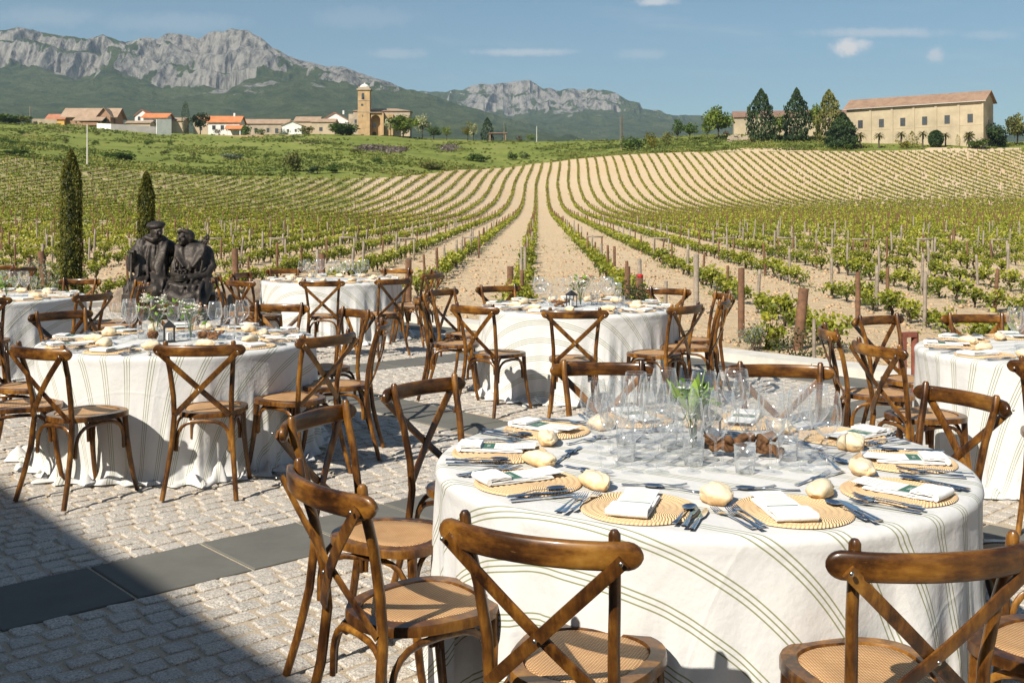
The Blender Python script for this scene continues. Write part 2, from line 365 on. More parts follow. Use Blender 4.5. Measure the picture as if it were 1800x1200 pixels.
# pale cut banks in the slope below the winery
bank=((PX>1250)&(PX<1445)&(YY>327)&(YY<333))|((PX>1630)&(PX<1800)&(YY>327)&(YY<332))|((PX>1020)&(PX<1120)&(YY>332)&(YY<338))
vv=np.where(bank,.12,vv); vv=np.where((PX<760)&(YY<YB(PX)),np.maximum(vv,.535*sstep(60,115,YY)*sstep(780,600,PX)),vv)
sh=PX.shape; idx=np.arange(PX.size).reshape(sh)
Fq=np.stack([idx[:-1,:-1],idx[:-1,1:],idx[1:,1:],idx[1:,:-1]],-1).reshape(-1,4)
tag(mobj('ground',np_mesh('ground',np.stack([XX,YY,ZZ],-1),Fq,M['ground'],True,{'veg':vv.ravel()})),kind='structure')
b=MB(); b.box((0,-35,-1.6),(400,84,.4)); tag(b.build('ground_behind',M['ground']),kind='structure')
# ---------------------------------------------------------------- mountains
def zoneA(px,y):
    lo=np.interp(px,[-500,0,110,230,260,330,480,560,700,1000],[128,126,136,132,112,104,100,118,150,200])   # lower limit of the solid wall
    sol=sstep(14,-8,y-lo)*.55
    sc=np.interp(px,[-500,200,260,460,560,680,760,1000],[-.30,-.18,.22,.30,.30,.34,.2,-.15])*sstep(185,140,y)
    return sol-.30+sc-.35*sstep(165,200,y)*1.0
def zoneB(px,y):
    c=sstep(770,830,px)*sstep(1120,1060,px); sol=c*sstep(14,-8,y-np.interp(px,[760,850,950,1060,1130],[185,200,206,196,185]))*.50
    o2=sstep(1120,1150,px)*sstep(1260,1200,px)*.12
    return sol+o2-.24-.35*sstep(205,225,y)*(px<1120)
def mountain(name,ridge,cliff,base,Yr,Yc,Yb,seed,px0,px1,amp,rockbias):
    px=np.arange(px0,px1,2.6); n=150
    rp=np.array(ridge,float); cp=np.array(cliff,float)
    yr=np.interp(px,rp[:,0],rp[:,1])+(fbm(px/22,0,0,4,seed)-.5)*7
    yc=np.interp(px,cp[:,0],cp[:,1])
    V=[];R=[]
    vs=np.linspace(0,1,n)
    for v in vs:
        # v 0..0.5 green slope, 0.5..0.9 cliff, .9..1 back side
        if v<.5:
            s=v/.5; Yv=Yb+(Yc-Yb)*s; y=base+(yc-base)*s**.9; z=CH+(HZ-y)*Yv/F; r=np.zeros_like(px)+max(0,(s-.62))*1.1
        elif v<.9:
            s=(v-.5)/.4; Yv=Yc+(Yr-Yc)*s; zc=CH+(HZ-yc)*Yc/F; zr=CH+(HZ-yr)*Yr/F
            st=s+ .10*np.sin(s*2*PI*2.3+px/70+3*fbm(px/60,0,0,2,seed)); st=np.clip(st,0,1.0)
            z=zc+(zr-zc)*(st**.8); r=np.ones_like(px)*.62
        else:
            s=(v-.9)/.1; Yv=Yr+s*900; z=CH+(HZ-yr)*Yr/F*(1-.55*s); r=np.ones_like(px)*.5
        Yv=np.full_like(px,Yv,dtype=float); X=(px-900)*Yv/F
        g=fbm(X/300,z/1200,Yv/1500,5,seed+3,True)-.55; g2=fbm(X/85,z/500,0,3,seed+13,True)-.55
        k=sstep(.25,.55,np.full_like(px,v))*sstep(1.0,.9,np.full_like(px,v))
        Yv=Yv-(g*amp+g2*amp*.42)*(k*1.0+.45)
        z=z+(fbm(X/420,Yv/420,0,5,seed+5,True)-.6)*amp*.45*(1-sstep(.75,.9,v))*sstep(0,.15,v)
        if v>=.5: z=z+(fbm(X/90,Yv/90,z/90,3,seed+8)-.5)*amp*.16*(1-sstep(.84,.9,v))
        V.append(np.stack([X,Yv,z],-1)); R.append(r)
    V=np.array(V);R=np.array(R)
    for _ in range(3):   # keep the crest line at its surveyed height after the rock relief is added
        el_=V[...,2]/V[...,1]; pk=el_.max(0); pxr=900+F*V[el_.argmax(0),np.arange(V.shape[1]),0]/V[el_.argmax(0),np.arange(V.shape[1]),1]
        tgt=(HZ-(np.interp(pxr,rp[:,0],rp[:,1])+(fbm(pxr/14,0,0,4,seed)-.5)*6))/F+CH/Yr
        ra=tgt/pk; V[...,2]*=1+(ra[None]-1)*sstep(.25,.62,vs)[:,None]
    du=np.gradient(V,axis=1);dv_=np.gradient(V,axis=0); nn=np.cross(du,dv_); nz=np.abs(nn[...,2])/(np.linalg.norm(nn,axis=2)+1e-9)
    for _ in range(2): nz[1:-1]=(nz[:-2]+2*nz[1:-1]+nz[2:])/4
    rows=HZ-(V[...,2]-CH)*F/V[...,1]; pxx=900+F*V[...,0]/V[...,1]
    R=.28+.75*sstep(.80,.45,nz)+rockbias(pxx,rows)+(fbm(V[...,0]/180,V[...,2]/110,V[...,1]/300,4,seed+6)-.5)*.7+(fbm(V[...,0]/62,V[...,2]/34,V[...,1]/120,4,seed+7)-.5)*1.25
    m=len(px); idx=np.arange(n*m).reshape(n,m)
    Fq=np.stack([idx[:-1,:-1],idx[:-1,1:],idx[1:,1:],idx[1:,:-1]],-1).reshape(-1,4)
    tag(mobj(name,np_mesh(name,V,Fq,M['mount'],False,{'rock':R.ravel()})),kind='structure')
mountain('mountain',
 [(-700,90),(-300,70),(-100,62),(0,54),(30,48),(60,55),(105,62),(150,68),(180,62),(220,74),(255,66),(275,68),(295,58),(330,61),(352,68),(368,58),(410,51),(436,55),(462,68),(480,84),(505,97),(540,110),(570,116),(600,118),(640,130),(680,143),(715,156),(760,168),(830,190),(950,225),(1100,255)],
 [(-700,130),(-100,128),(0,126),(40,128),(110,136),(150,141),(200,128),(240,140),(300,150),(400,148),(470,140),(520,135),(560,142),(600,150),(650,160),(715,175),(760,185),(830,205),(950,235),(1100,262)],
 262,4700,4250,2500,11,-500,1090,190,zoneA)
mountain('mountain',
 [(300,190),(600,190),(700,170),(740,159),(780,162),(815,157),(838,148),(850,145),(865,150),(885,146),(905,143),(932,142),(955,155),(985,158),(1003,157),(1030,158),(1060,157),(1085,165),(1105,177),(1124,180),(1129,190),(1160,195),(1172,200),(1200,203),(1230,204),(1260,210),(1400,222),(1700,240),(2400,255)],
 [(300,215),(600,210),(700,195),(760,188),(800,193),(850,197),(930,198),(960,203),(1000,196),(1060,195),(1100,196),(1130,205),(1200,216),(1400,232),(2400,262)],
 258,6700,6200,4000,23,380,2300,230,zoneB)
# ---------------------------------------------------------------- terrace
U=Vector((.743,.669)); U.normalize(); W=Vector((-U.y,U.x))
def uv2(u,v): return (U.x*u+W.x*v,U.y*u+W.y*v)
UK,VK=9.72,18.9
ANG=math.atan2(U.y,U.x)
b=MB(); c=uv2((UK-8)/2,(VK-14)/2); b.box((*c,-.500),(UK+8,VK+14,.990),rz=ANG); tag(b.build('terrace_base',M['joint']),kind='structure')
BANDS_V=[(4.45,4.99),(9.28,9.82),(14.1,14.64)]; BANDS_U=[(5.1,5.64),(9.17,9.70)]
def inband(u,v):
    for a,c in BANDS_V:
        if a<v<c: return True
    for a,c in BANDS_U:
        if a<u<c: return True
    return False
# setts as one paving sheet
V=[];Fs=[];cv=[]
su,sv=.128,.108; rr=random.Random(4)
u0=-6.0
segs_u=[(-6,5.1),(5.64,9.17)]; segs_v=[(-3,4.45),(4.99,9.28),(9.82,14.1),(14.64,18.9)]
prof=[(0,-.022),(.003,-.001),(.009,0.003)]
for ua,ub in segs_u:
    for va,vb in segs_v:
        nv=int(round((vb-va)/sv))
        for j in range(nv):
            vy=va+(j+.5)*(vb-va)/nv; nu=int(round((ub-ua)/su)); off=rr.uniform(-.5,.5)*su
            for i in range(-1,nu+1):
                uc=ua+(i+.5)*su+off
                if uc<ua+su*.3 or uc>ub-su*.3: continue
                x,y=uv2(uc,vy)
                if y<1.5 or abs(x/y)>.80: continue
                hu=su/2-.002-rr.random()*.006; hv=(vb-va)/nv/2-.002-rr.random()**2*.011
                uc+=rr.uniform(-.004,.004)
                dz=rr.uniform(-.003,.003); tu=rr.uniform(-.05,.05); tv=rr.uniform(-.07,.07)
                base=len(V); N=8
                cj=[rr.uniform(.86,1.06) for _ in range(N)]
                ring=[(-1,-.82),(-.86,-1),(.86,-1),(1,-.82),(1,.82),(.86,1),(-.86,1),(-1,.82)]
                for ins,zz in prof:
                    for q,(a,bb) in enumerate(ring):
                        du=a*(hu-ins)*cj[q]; dv=bb*(hv-ins)*cj[q]
                        X,Y=uv2(uc+du,vy+dv); V.append((X,Y,zz+dz+du*tu+dv*tv)); cv.append(0)
                X,Y=uv2(uc,vy); V.append((X,Y,.0035+dz+rr.uniform(0,.003)))
                cv.append(0); r=rr.random()
                for q in range(len(cv)-25,len(cv)): cv[q]=r
                for k in range(2):
                    for q in range(N): Fs.append((base+k*N+q,base+k*N+(q+1)%N,base+(k+1)*N+(q+1)%N,base+(k+1)*N+q))
                for q in range(0,N,2): Fs.append((base+2*N+q,base+2*N+q+1,base+2*N+(q+2)%N,base+24))
tag(mobj('cobbled_paving',np_mesh('cobbled_paving',V,Fs,M['sett'],False,{'cv':cv})),kind='structure')
# slate bands
V=[];Fs=[];cv=[]
def slab(ua,ub,va,vb):
    g=.006; r=rr.random(); base=len(V)
    for zz,ins in((-.02,g),(.001,g),(.004,g+.004)):
        for a,bb in((ua+ins,va+ins),(ub-ins,va+ins),(ub-ins,vb-ins),(ua+ins,vb-ins)):
            X,Y=uv2(a,bb); V.append((X,Y,zz)); cv.append(r)
    for k in range(2):
        for q in range(4): Fs.append((base+k*4+q,base+k*4+(q+1)%4,base+(k+1)*4+(q+1)%4,base+(k+1)*4+q))
    Fs.append((base+8,base+9,base+10,base+11))
for va,vb in BANDS_V:
    u=-6.0+.25
    while u<9.0:
        if not(any(u+.54>a and u<c for a,c in BANDS_U)): slab(u,u+.54,va,vb)
        u+=.545
for ua,ub in BANDS_U:
    v=-4.0
    while v<18.8: slab(ua,ub,v,min(v+.54,18.88)); v+=.545
tag(mobj('slate_paving_band',np_mesh('slate_paving_band',V,Fs,M['slate'],False,{'cv':cv})),kind='structure')
b=MB()
for k in range(24):
    v0=-12+k*1.3; v1=min(v0+1.292,VK+.35)
    c=uv2(UK+.21,(v0+v1)/2); b.box((*c,-.11),(.42,v1-v0,.40),rz=ANG)
for k in range(13):
    u0=-7.5+k*1.3; u1=min(u0+1.292,UK-.004); c=uv2((u0+u1)/2,VK+.19); b.box((*c,-.112),(u1-u0,.36,.40),rz=ANG)
tag(b.build('kerb',M['kerb']),kind='structure')
# low rendered retaining wall under the kerb is the terrace base itself
# ---------------------------------------------------------------- foliage
def leafquads(C,size,n_per=1,rng=RNG,flat=.0,aspect=.75,down=0.0,cvs=None):
    """C: (n,3) centres -> V,F,cv of slightly folded diamond leaves"""
    n=len(C); a=rng.normal(size=(n,3)); a[:,2]=a[:,2]*(1-flat)-down; a/=np.linalg.norm(a,axis=1)[:,None]+1e-9
    t=rng.normal(size=(n,3)); bb=np.cross(a,t); bb/=np.linalg.norm(bb,axis=1)[:,None]+1e-9; nn=np.cross(a,bb)
    s=(size*rng.uniform(.65,1.3,n))[:,None] if np.isscalar(size) else (size*rng.uniform(.7,1.3,n))[:,None]
    V=np.stack([C-a*s*.5,C+bb*s*.5*aspect+nn*s*.10,C+a*s*.5,C-bb*s*.5*aspect+nn*s*.10],1)
    Fq=np.arange(4*n).reshape(n,4); cv=np.repeat(rng.uniform(0,1,n) if cvs is None else cvs,4)
    return V.reshape(-1,3),Fq,cv
def cloud(shape,n,rng=RNG,clumps=0,cs=.25,shell=.6):
    """points in unit shape; shape: 'ball','cone','egg'"""
    d=rng.normal(size=(n,3)); d/=np.linalg.norm(d,axis=1)[:,None]; r=(shell+(1-shell)*rng.random(n))**.8
    P=d*r[:,None]
    if clumps:
        cd=rng.normal(size=(clumps,3)); cd/=np.linalg.norm(cd,axis=1)[:,None]; cd*=rng.uniform(.35,.85,clumps)[:,None]
        k=rng.integers(0,clumps,n); P=cd[k]+d*(rng.random(n)**.4*cs*rng.uniform(.6,1.3,clumps)[k])[:,None]
    if shape=='cone':
        h=rng.random(n)**1.15; a=rng.uniform(0,2*PI,n); tiers=.72+.28*np.abs(np.sin(h*26+1.5*np.sin(a*3)))
        rad=(np.minimum(1,(1-h)*1.75)**.75*(.36+1.2*fbm(a*1.7,h*8,0,4,int(rng.integers(99)))))*(.85+.15*tiers)*rng.uniform(.45,1,n)**.4
        P=np.stack([rad*np.cos(a),rad*np.sin(a),h*2-1],1)
    return P
def crown_mesh(name,shape,n,size,mat,rng,scale=(1,1,1),clumps=0,cs=.3,z0=0,shell=.5,**k):
    P=cloud(shape,n,rng,clumps,cs,shell)*np.array(scale); P[:,2]+=z0
    # clumps lighter at random: per-leaf tone mixes clump noise
    cvv=np.clip(fbm(P[:,0]*2.2/max(scale),P[:,1]*2.2/max(scale),P[:,2]*2.2/max(scale)+5,3,int(rng.integers(99)))*1.5-.35+rng.normal(0,.14,n),0,1)
    V,Fq,cv=leafquads(P,size,rng=rng,cvs=cvv,**k)
    return np_mesh(name,V,Fq,mat,False,{'cv':cv})
LM={'dark':leafmat('dark_evergreen',(.008,.02,.007),(.03,.058,.016),(.07,.105,.028),.12),
'mid':leafmat('mid_green',(.03,.06,.012),(.085,.14,.025),(.17,.23,.045),.3),
'lime':leafmat('lime_green',(.07,.11,.015),(.19,.25,.035),(.33,.38,.07),.4),
'olive':leafmat('olive_green',(.06,.065,.018),(.16,.165,.04),(.28,.26,.08),.25),
'yellow':leafmat('yellow_green',(.09,.09,.012),(.23,.21,.03),(.38,.33,.06),.3),
'pale':leafmat('pale_blossom',(.16,.18,.07),(.36,.37,.20),(.62,.60,.42),.25),
'cyp':leafmat('cypress_green',(.03,.038,.006),(.105,.11,.015),(.21,.195,.03),.2),
'grey':leafmat('grey_green',(.07,.085,.06),(.17,.20,.14),(.32,.34,.27),.2),
'grass':leafmat('meadow_grass',(.06,.085,.018),(.18,.215,.045),(.33,.32,.09),.35),
'brown':leafmat('brown_scrub',(.06,.04,.02),(.14,.10,.05),(.22,.17,.09),.1),
'purple':leafmat('purple_scrub',(.08,.06,.05),(.15,.115,.10),(.2,.17,.13),.1)}
M['trunk']=simple('tree_bark',(.09,.065,.045),.95,var=.3,bump=.4)
CACHE={}
def plant(kind,name,label,cat,px,Y,wpx,y0,y1,mat,n=900,group=None,trunk=True,variant=0,leaf=None,zb=None):
    """plant standing at ray px, distance Y; wpx wide, crown from image row y0 (top) to y1 (base)"""
    X=gx(px,Y); z=HH(X,Y) if zb is None else zb
    h=max(.6,gz(y0,Y)-z); w=wpx*Y/F
    key=(kind,mat,n,variant,leaf,round(h/w,1))
    rng=np.random.default_rng(abs(hash((kind,mat,n,variant)))%9999 if False else (len(kind)*131+len(mat)*17+n+variant*77))
    o=empty(name,(X,Y,z-.1)); tag(o,label,cat,group)
    ls=leaf if leaf else {'tree':.085,'conifer':.075,'bush':.10,'cypress':.08}.get(kind,.10)
    if kind=='tree': me=crown_mesh('crown','ball',n,ls,LM[mat],rng,(.5,.5,.36),clumps=16,cs=.42,z0=.64,shell=.3)
    elif kind=='conifer': me=crown_mesh('crown','cone',n,ls,LM[mat],rng,(.5,.5,.47),z0=.53,down=.3)
    elif kind=='bush': me=crown_mesh('crown','ball',n,ls,LM[mat],rng,(.5,.5,.42),clumps=12,cs=.5,z0=.46,shell=.4)
    elif kind=='egg': me=crown_mesh('crown','ball',n,ls,LM[mat],rng,(.46,.46,.5),z0=.5,shell=.8)
    elif kind=='cypress': me=crown_mesh('crown','ball',n,ls,LM[mat],rng,(.42,.42,.5),z0=.5,shell=.75)
    mobj('crown',me,o,sc=(w,w,h+.1))
    if trunk:
        b=MB(); r=.03*w+.02
        b.sweep([(0,0,-.2),(.02*w,0,.3*h),(0,.02*w,.75*h)],[2*r,1.6*r,.6*r],n=6)
        if kind=='tree':
            for a in range(4):
                aa=a*1.7; b.sweep([(0,0,.32*h),(.15*w*math.cos(aa),.15*w*math.sin(aa),.52*h),(.3*w*math.cos(aa),.3*w*math.sin(aa),.72*h)],[1.2*r,.8*r,.3*r],n=5)
        b.build('trunk',M['trunk'],o,smooth=True)
    return o
# ---- trees and shrubs round the winery on the right
T=plant
T('conifer','conifer_tree','dark bushy conifer at the end of the low old wing, leftmost of three tall ones','tree',1338,352,50,157,237,'dark',2000,variant=1)
T('conifer','conifer_tree','tall dark conifer in the middle of the three beside the winery','tree',1400,350,48,156,237,'dark',2000,variant=2)
T('conifer','conifer_tree','tall olive-toned conifer nearest the left end of the long winery','tree',1457,348,54,159,240,'olive',2000,variant=3)
T('tree','leafy_tree','lime green tree tucked between the second and third conifers','tree',1435,352,34,182,238,'lime',900,variant=2)
T('tree','leafy_tree','small lime green tree between the first and second conifers','tree',1370,352,30,200,238,'lime',700,variant=3)
T('tree','leafy_tree','bright yellow green tree standing alone left of the old wing','tree',1262,358,56,186,238,'lime',1300,variant=4)
T('tree','leafy_tree','little green tree just left of the bright yellow green tree','tree',1243,358,20,212,238,'lime',400,variant=5)
T('conifer','broad_conifer','broad dark green cone shaped shrub at the left corner of the winery','shrub',1481,334,52,199,262,'dark',3400,variant=4,trunk=False,leaf=.085)
T('tree','leafy_tree','dark green round tree on the bank left of the lone yellow tree','tree',1212,368,34,214,244,'mid',700,variant=6)
T('tree','leafy_tree','dark green tree on the bank beside the white pillar shrubs','tree',1190,368,26,211,246,'mid',600,variant=7)
T('bush','yellow_bush','yellow green bush right of the white pillar','shrub',1143,345,28,230,254,'yellow',500,variant=1,trunk=False)
T('bush','green_bush','low green bush behind the two slim wooden masts','shrub',1112,350,50,236,252,'mid',600,variant=2,trunk=False)
T('bush','green_bush','low green hedge clump between yellow bush and dark trees','shrub',1170,355,28,228,250,'olive',400,variant=3,trunk=False)
T('egg','round_topiary','clipped round dark green topiary in front of the winery wall','shrub',1645,331,28,229,252,'dark',2600,variant=1,trunk=False,leaf=.12)
T('conifer','small_conifer','small yellow conifer before the winery wall between two palms','tree',1603,331,24,231,256,'yellow',600,variant=6)
T('bush','yellow_bush','yellow bush at the foot of the winery under the third palm','shrub',1585,329,26,242,264,'yellow',600,variant=4,trunk=False)
T('cypress','small_cypress','small yellow green column shrub between the last two palms','shrub',1684,331,10,236,254,'yellow',300,variant=1,trunk=False)
T('bush','green_bush','wide dark green bush at the right corner of the winery bank','shrub',1718,328,38,242,268,'mid',900,variant=5,trunk=False)
T('bush','green_bush','large dark green bush against the winery end wall','shrub',1752,333,44,212,252,'dark',1500,variant=6,trunk=False)
T('tree','leafy_tree','olive toned tree at the right edge behind the end wall','tree',1788,338,46,200,250,'olive',1300,variant=8)
T('bush','green_bush','low dark bush below the broad cone shaped shrub','shrub',1492,329,18,250,266,'mid',350,variant=7,trunk=False)
def palm(px,y0,y1,label):
    Y=332; X=gx(px,Y); z=HH(X,Y); h=gz(y0,Y)-z
    o=empty('palm_tree',(X,Y,z)); tag(o,label,'palm tree','palms along the winery wall')
    b=MB(); b.sweep([(0,0,-.2),(0,0,h*.85)],[.5,.4],n=8); b.build('trunk',M['trunk'],o)
    b=MB()
    for k in range(26):
        a=k*2.4; e=.9-.055*k; R=h*.42
        pts=[(math.cos(a)*R*s*math.cos(e),math.sin(a)*R*s*math.cos(e),h*.85+R*s*math.sin(e)-R*.45*s*s) for s in(0,.4,.75,1)]
        b.sweep(pts,[.05,.6,.5,.08],[.03]*4,n=4)
    b.build('crown',LM['yellow'],o)
for i,(px,y0) in enumerate([(1512,232),(1545,233),(1584,231),(1622,230),(1662,233),(1703,231)]):
    palm(px,y0,254,f'small fan palm before the winery wall, {["leftmost","second from left","third from left","third from right","second from right","rightmost"][i]} of six')
# ---- village trees
T('cypress','cypress_tree','tall dark cypress standing beside the white walls of the village','tree',326,432,17,178,237,'dark',1500,variant=3,leaf=.04)
T('tree','leafy_tree','dark broad tree just right of the tall village cypress','tree',352,428,34,197,238,'dark',1100,variant=9)
T('tree','leafy_tree','bright green tree in front of the church nave','tree',708,424,54,203,240,'lime',1600,variant=10)
T('tree','leafy_tree','pale blossoming tree left of the bright green church tree','tree',686,430,22,204,238,'pale',600,variant=11)
T('tree','leafy_tree','pale blossoming tree right of the bright green church tree','tree',742,434,32,200,242,'pale',900,variant=12)
T('tree','leafy_tree','dark green tree between the blossoming tree and small bright shrub','tree',762,434,30,220,242,'mid',700,variant=13)
T('tree','leafy_tree','small bright green shrub tree at the foot of the mountain view','tree',785,432,22,222,242,'lime',500,variant=14)
T('tree','leafy_tree','yellow green tree left of the small flat canopy','tree',822,436,26,214,244,'yellow',700,variant=15)
T('tree','leafy_tree','pale flowering tree beside the yellow green tree by the canopy','tree',832,432,20,216,244,'pale',500,variant=16)
T('conifer','conifer_tree','dark conifer beside the small flat canopy','tree',857,434,26,207,244,'dark',900,variant=9)
T('conifer','conifer_tree','small thin dark conifer behind the flat canopy','tree',887,436,9,217,240,'dark',300,variant=10)
T('bush','green_bush','dark purple green bush right of the flat canopy','shrub',912,430,18,237,250,'brown',300,variant=8,trunk=False)
T('bush','green_bush','airy light green bush left of the slim white pole','shrub',932,432,24,233,250,'lime',300,variant=9,trunk=False)
T('bush','green_bush','large round green bush below the church tower','shrub',607,424,58,213,240,'mid',1500,variant=10,trunk=False)
T('bush','green_bush','olive bush in front of the tan roofed barn','shrub',540,424,34,221,238,'olive',600,variant=11,trunk=False)
T('bush','green_bush','green bush by the orange porch house','shrub',435,424,24,214,238,'mid',600,variant=12,trunk=False)
T('bush','green_bush','dark green bush below the long tiled roof','shrub',455,424,24,224,238,'mid',400,variant=13,trunk=False)
T('bush','grey_bush','grey green bush below the small white gable','shrub',500,423,26,226,238,'grey',400,variant=14,trunk=False)
T('bush','red_bush','red brown bush beside the orange roofed white house','shrub',382,424,18,225,238,'brown',300,variant=15,trunk=False)
T('bush','hedge','dark green hedge at the left edge of the hilltop','hedge',18,424,70,197,220,'mid',1200,variant=16,trunk=False)
T('bush','yellow_bush','yellow green bush beside the pole on the left hilltop','shrub',42,422,24,199,218,'olive',400,variant=17,trunk=False)
# ---- scrub on the meadow
for i,(px,y0,y1,w,mt,lb) in enumerate([
 (515,259,302,40,'olive','large grey brown bush standing alone on the meadow edge'),
 (262,244,258,20,'mid','round green bush below the white village wall'),
 (298,245,255,13,'mid','small green bush below the tall white wall end'),
 (115,242,252,17,'olive','small brownish bush on the upper left meadow'),
 (165,243,254,14,'mid','small dark bush beside the concrete pole'),
 (38,226,236,16,'mid','small bush on the upper left hillside'),
 (22,243,254,24,'mid','dark green bush low on the far left meadow'),
 (5,238,252,16,'mid','dark bush cut by the left picture edge'),
 (38,251,261,17,'olive','brown green bush below the dark far left bush'),
 (56,247,256,16,'olive','low bush right of the brown green bush'),
 (171,228,238,14,'olive','small bush at the foot of the slanted white wall'),
 (663,273,289,22,'mid','round dark green bush near the vineyard boundary'),
 (903,264,282,24,'mid','dark green bush left of a pair on the central meadow'),
 (922,266,280,18,'dark','dark green bush right of a pair on the central meadow'),
 (340,265,278,14,'olive','little bush in the middle of the left meadow'),
 (467,269,279,14,'mid','small bush left of the large grey brown bush'),
 (290,262,272,20,'olive','low bush right of centre on the left meadow'),
 (585,285,304,40,'mid','sprawling green bush at the vineyard edge'),
 (555,290,306,34,'dark','dark bush right of the large grey brown bush'),
 (840,266,284,44,'mid','wide low bush on the meadow above the vine rows'),
 (630,260,270,30,'olive','low olive bush above the vineyard middle'),
 (30,262,272,60,'mid','long low bush patch above the left vines'),
 (215,262,284,60,'mid','long bush patch right of the left cypress top'),
 (410,266,280,40,'grey','grey green low bush on the left meadow'),
 (760,283,298,50,'olive','low scrub bush above the first bright vine rows'),
 (1320,238,250,18,'olive','small bush on the stone ruin bank'),
 (1275,228,240,14,'brown','brown bush beside the stone ruin')]):
    # solve the distance whose ground row matches y1
    ys=np.linspace(222,430,200) if px<1200 else np.linspace(327,380,100)
    zz=H(gx(px,ys),ys); rows=HZ-(zz-CH)*F/ys; k=int(np.argmin(np.abs(rows-y1))); Y=float(ys[k])
    T('bush','green_bush',lb,'shrub',px,Y,w,y0,y1,mt,int(260+w*10),variant=20+i,trunk=False)
# ground scrub: uncountable tufts
N=15000; py=RNG.uniform(-60,1900,N); yv=RNG.uniform(0,1,N); Yv=YB(py)+1.5+(430-YB(py))*yv**1.3
Xv=(py-900)*Yv/F; zv=H(Xv,Yv); dens=fbm(Xv/18,Yv/18,0,4,71)
keep=(dens>.50)|(RNG.random(N)<.10); keep&=~((py>1480)&(Yv>343))
Xv,Yv,zv,dens=Xv[keep],Yv[keep],zv[keep],dens[keep]
k=14; n=len(Xv); sz=.35+1.1*sstep(.45,.65,dens)*RNG.random(n)
C=np.repeat(np.stack([Xv,Yv,zv],1),k,0)+RNG.normal(0,.5,(n*k,3))*np.repeat(sz,k)[:,None]*np.array([1,1,.35])
C[:,2]+=np.repeat(sz,k)*.3
half=len(C)//2
cvv=np.clip(np.repeat(fbm(Xv/9,Yv/9,0,3,33)*1.6-.3,k)+RNG.normal(0,.12,n*k),0,1)
V,Fq,cv=leafquads(C,.55,cvs=cvv)
tag(mobj('meadow_scrub',np_mesh('meadow_scrub',V,Fq,LM['grass'],False,{'cv':cv})),'low green grass and scrub covering the meadow','grass',kind='stuff')
for (cx,cy,mt,nm,lb,w) in [(655,262,'purple','purple_heather','patch of dull purple flowering scrub on the central meadow',30),(695,265,'purple','purple_heather','smaller purple scrub patch right of the first',18),(790,262,'purple','purple_heather','thin purple scrub patch far right on the meadow',16)]:
    ys=np.linspace(222,430,200); rows=HZ-(H(gx(cx,ys),ys)-CH)*F/ys; Y=float(ys[int(np.argmin(np.abs(rows-cy)))])
    X=gx(cx,Y); n=900; P=RNG.normal(0,1,(n,3))*np.array([w*Y/F/2.2,7,.0]); x=X+P[:,0];y=Y+P[:,1]; z=H(x,y)+RNG.random(n)*.8
    V,Fq,cv=leafquads(np.stack([x,y,z],1),.8)
    tag(mobj(nm,np_mesh(nm,V,Fq,LM[mt],False,{'cv':cv})),lb,'scrub',kind='stuff')
# ---------------------------------------------------------------- buildings
def wallmat(name,c,var=.12,sc=.6,bump=.3): return simple(name,c,.9,var=var,sc=sc,bump=bump,bsc=3)
WM={'cream':wallmat('cream_render',(.41,.335,.225),.2,.22),'white':wallmat('white_render',(.72,.70,.66)),'grey':wallmat('grey_block',(.30,.28,.26)),
'tan':wallmat('tan_render',(.46,.36,.25)),'ochre':wallmat('ochre_render',(.60,.36,.10)),'timber':wallmat('brown_timber',(.33,.20,.12)),
'stone':wallmat('sandstone',(.44,.29,.15),.25,.5),'stone2':wallmat('grey_sandstone',(.40,.32,.24),.25,.5)}
def tilemat(name,a,b_):
    t=NT(name); o=t.obj(); w=t.n('ShaderNodeTexWave',{'Vector':o,'Scale':1.2,'Distortion':1.5,'Detail':2.0},bands_direction='X').outputs['Fac']
    n=t.noise(1.1,6,.7,o); c=t.mix(n,a,b_); c=t.mix(t.math('MULTIPLY',w,.3),c,tuple(x*.55 for x in a)); c=t.mix(t.math('MULTIPLY',t.ramp(t.noise(.35,6,.75,o),[(.42,(0,0,0)),(.62,(1,1,1))]),.55),c,tuple(x*.6 for x in a))
    return t.fin(t.pr(c,.9,0,t.bump(w,.5,.1)))
RM={'tan':tilemat('tan_roof_tiles',(.40,.26,.17),(.50,.38,.27)),'orange':tilemat('orange_roof_tiles',(.62,.20,.07),(.70,.30,.13)),'red':tilemat('red_roof_tiles',(.48,.17,.09),(.55,.26,.15)),
'brown':tilemat('brown_roof_tiles',(.27,.16,.10),(.41,.275,.19)),'old':tilemat('old_roof_tiles',(.22,.12,.08),(.33,.22,.16))}
M['pane']=simple('window_glass',(.05,.06,.07),.1,spec=.8)
M['frame']=simple('dark_frame',(.06,.05,.045),.7)
M['wood_d']=simple('dark_eave_wood',(.07,.04,.025),.8)
def windows(o,wins,W_,Hh,face_y,sgn=-1,fr='frame'):
    for (u,v,w,h) in wins:
        x=(u-.5)*W_; z=v*Hh
        b=MB(); y=face_y+sgn*.03
        t_=.12
        b.box((x-w/2,y,z),(t_,.14,h+t_)); b.box((x+w/2,y,z),(t_,.14,h+t_)); b.box((x,y,z+h/2),(w-t_,.14,t_)); b.box((x,y,z-h/2),(w-t_,.14,t_)); b.box((x,y,z),(.09,.12,h-t_))
        f=b.build('window',M[fr],o); b=MB(); b.box((x,face_y+sgn*.02,z),(w-t_,.05,h-t_)); b.build('pane',M['pane'],f)
